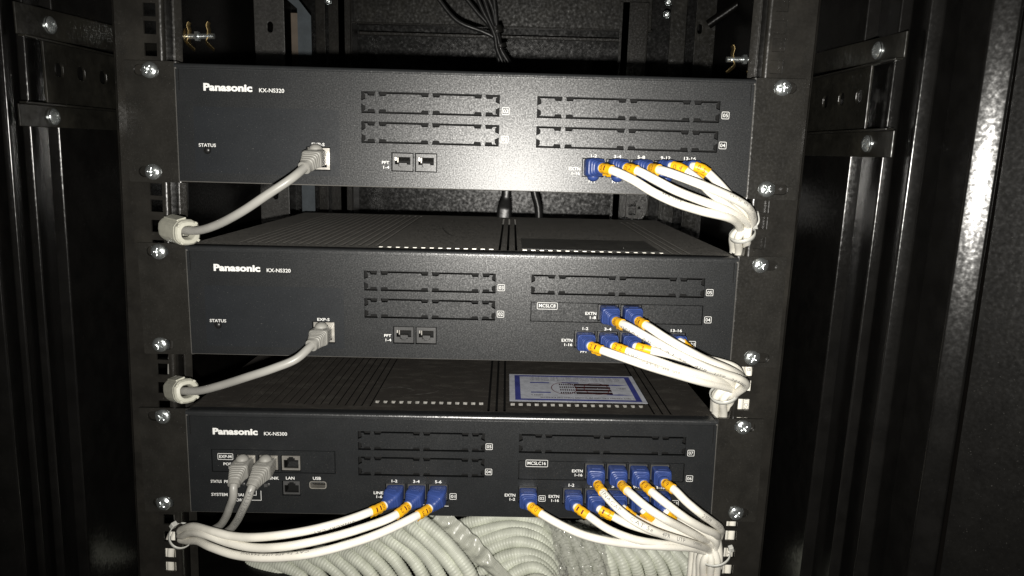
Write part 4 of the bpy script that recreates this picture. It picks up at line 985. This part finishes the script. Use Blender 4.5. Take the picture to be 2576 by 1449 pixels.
for k in range(8):
    q_ = 76*k
    Mt.append([(-60+60*k, 430+q_), (60+62*k, 310+q_), (190+58*k, 205+q_), (380+48*k, 135+q_-6*k), (600+34*k, 108+q_-8*k), (830+14*k, 165+q_-6*k), (970-2*k, 300+q_-10*k), (1040-8*k, 500+q_-20*k)])
for k in range(4):          # loose turns lying behind the strap
    Mt.append([(-330+70*k, -60), (-200+70*k, 60), (-40+75*k, 230), (110+80*k, 420), (230+85*k, 640)])
for k, c in enumerate(Mt):
    lo_k = k < 8
    conduit(root, org, [at(*zm(c[0][0]-60, c[0][1]+160), 215) if lo_k else at(*zm(c[0][0]-50, c[0][1]-80), 240)]+[at(*zm(*q), (205-k*8) if lo_k else 232) for q in c]+[at(*zm(c[-1][0]+20, c[-1][1]+160), 205)], 6.9 if lo_k else 7.0, jit=k)
org = at(1560,1420,170); root = empty('conduit_coil', org, 'conduit coil on the right below the bottom unit, wrapped in clear crinkled film', 'conduit coil', 'coils of corrugated conduit')
for k in range(11):
    x = 1010+92*k; 
    conduit(root, org, [at(*zm(x-190, 230+8*k), 240), at(*zm(x-70, 190+14*k), 190), at(*zm(x+10, 270+10*k), 170), at(*zm(x+80+k*5, 450), 160), at(*zm(x+115+k*9, 640), 156), at(*zm(x+130+k*10, 900), 160)], 6.6, jit=k)
# crinkled film over the right coil
def film(cols, rows, fn, name, mat, label, cat):
    vs = []; fs = []
    for j in range(rows+1):
        for i in range(cols+1): vs.append(fn(i/cols, j/rows))
    for j in range(rows):
        for i in range(cols): a = j*(cols+1)+i; fs.append((a, a+1, a+cols+2, a+cols+1))
    mb = MB(); mb.add(vs, fs, False); o = mb.build(name, mat, None, org=vs[0]); tag(o, label, cat); return o
random.seed(5)
from mathutils import noise
def fw(u, v):
    x = 905+400*u+120*v; y = 130+560*v; p = at(*zm(x, y), 143)
    n = noise.noise(Vector((u*9, v*9, 0)))*7+noise.noise(Vector((u*22, v*26, 3)))*4
    return p+Vector((n*.3, -abs(n)*1.1, n*.3))
film(44, 44, fw, 'plastic_film', M_['wrap'], 'clear crinkled plastic film glinting over the right conduit coil', 'plastic film')
def fs_(u, v):
    a = Vector(zm(30, 90)); b = Vector(zm(620, 640)); d = (b-a).normalized(); nn = Vector((-d.y, d.x)); c = a.lerp(b, v)+nn*((u-.5)*(46+12*math.sin(v*5)))
    p = at(c.x, c.y, 140); n = noise.noise(Vector((u*2.5, v*12, 0)))*4
    return p+Vector((0, -4*math.sin(u*PI)+n, 0))
film(14, 60, fs_, 'plastic_strap', M_['strap'], 'milky plastic strap running diagonally across the middle conduit coil', 'strap')
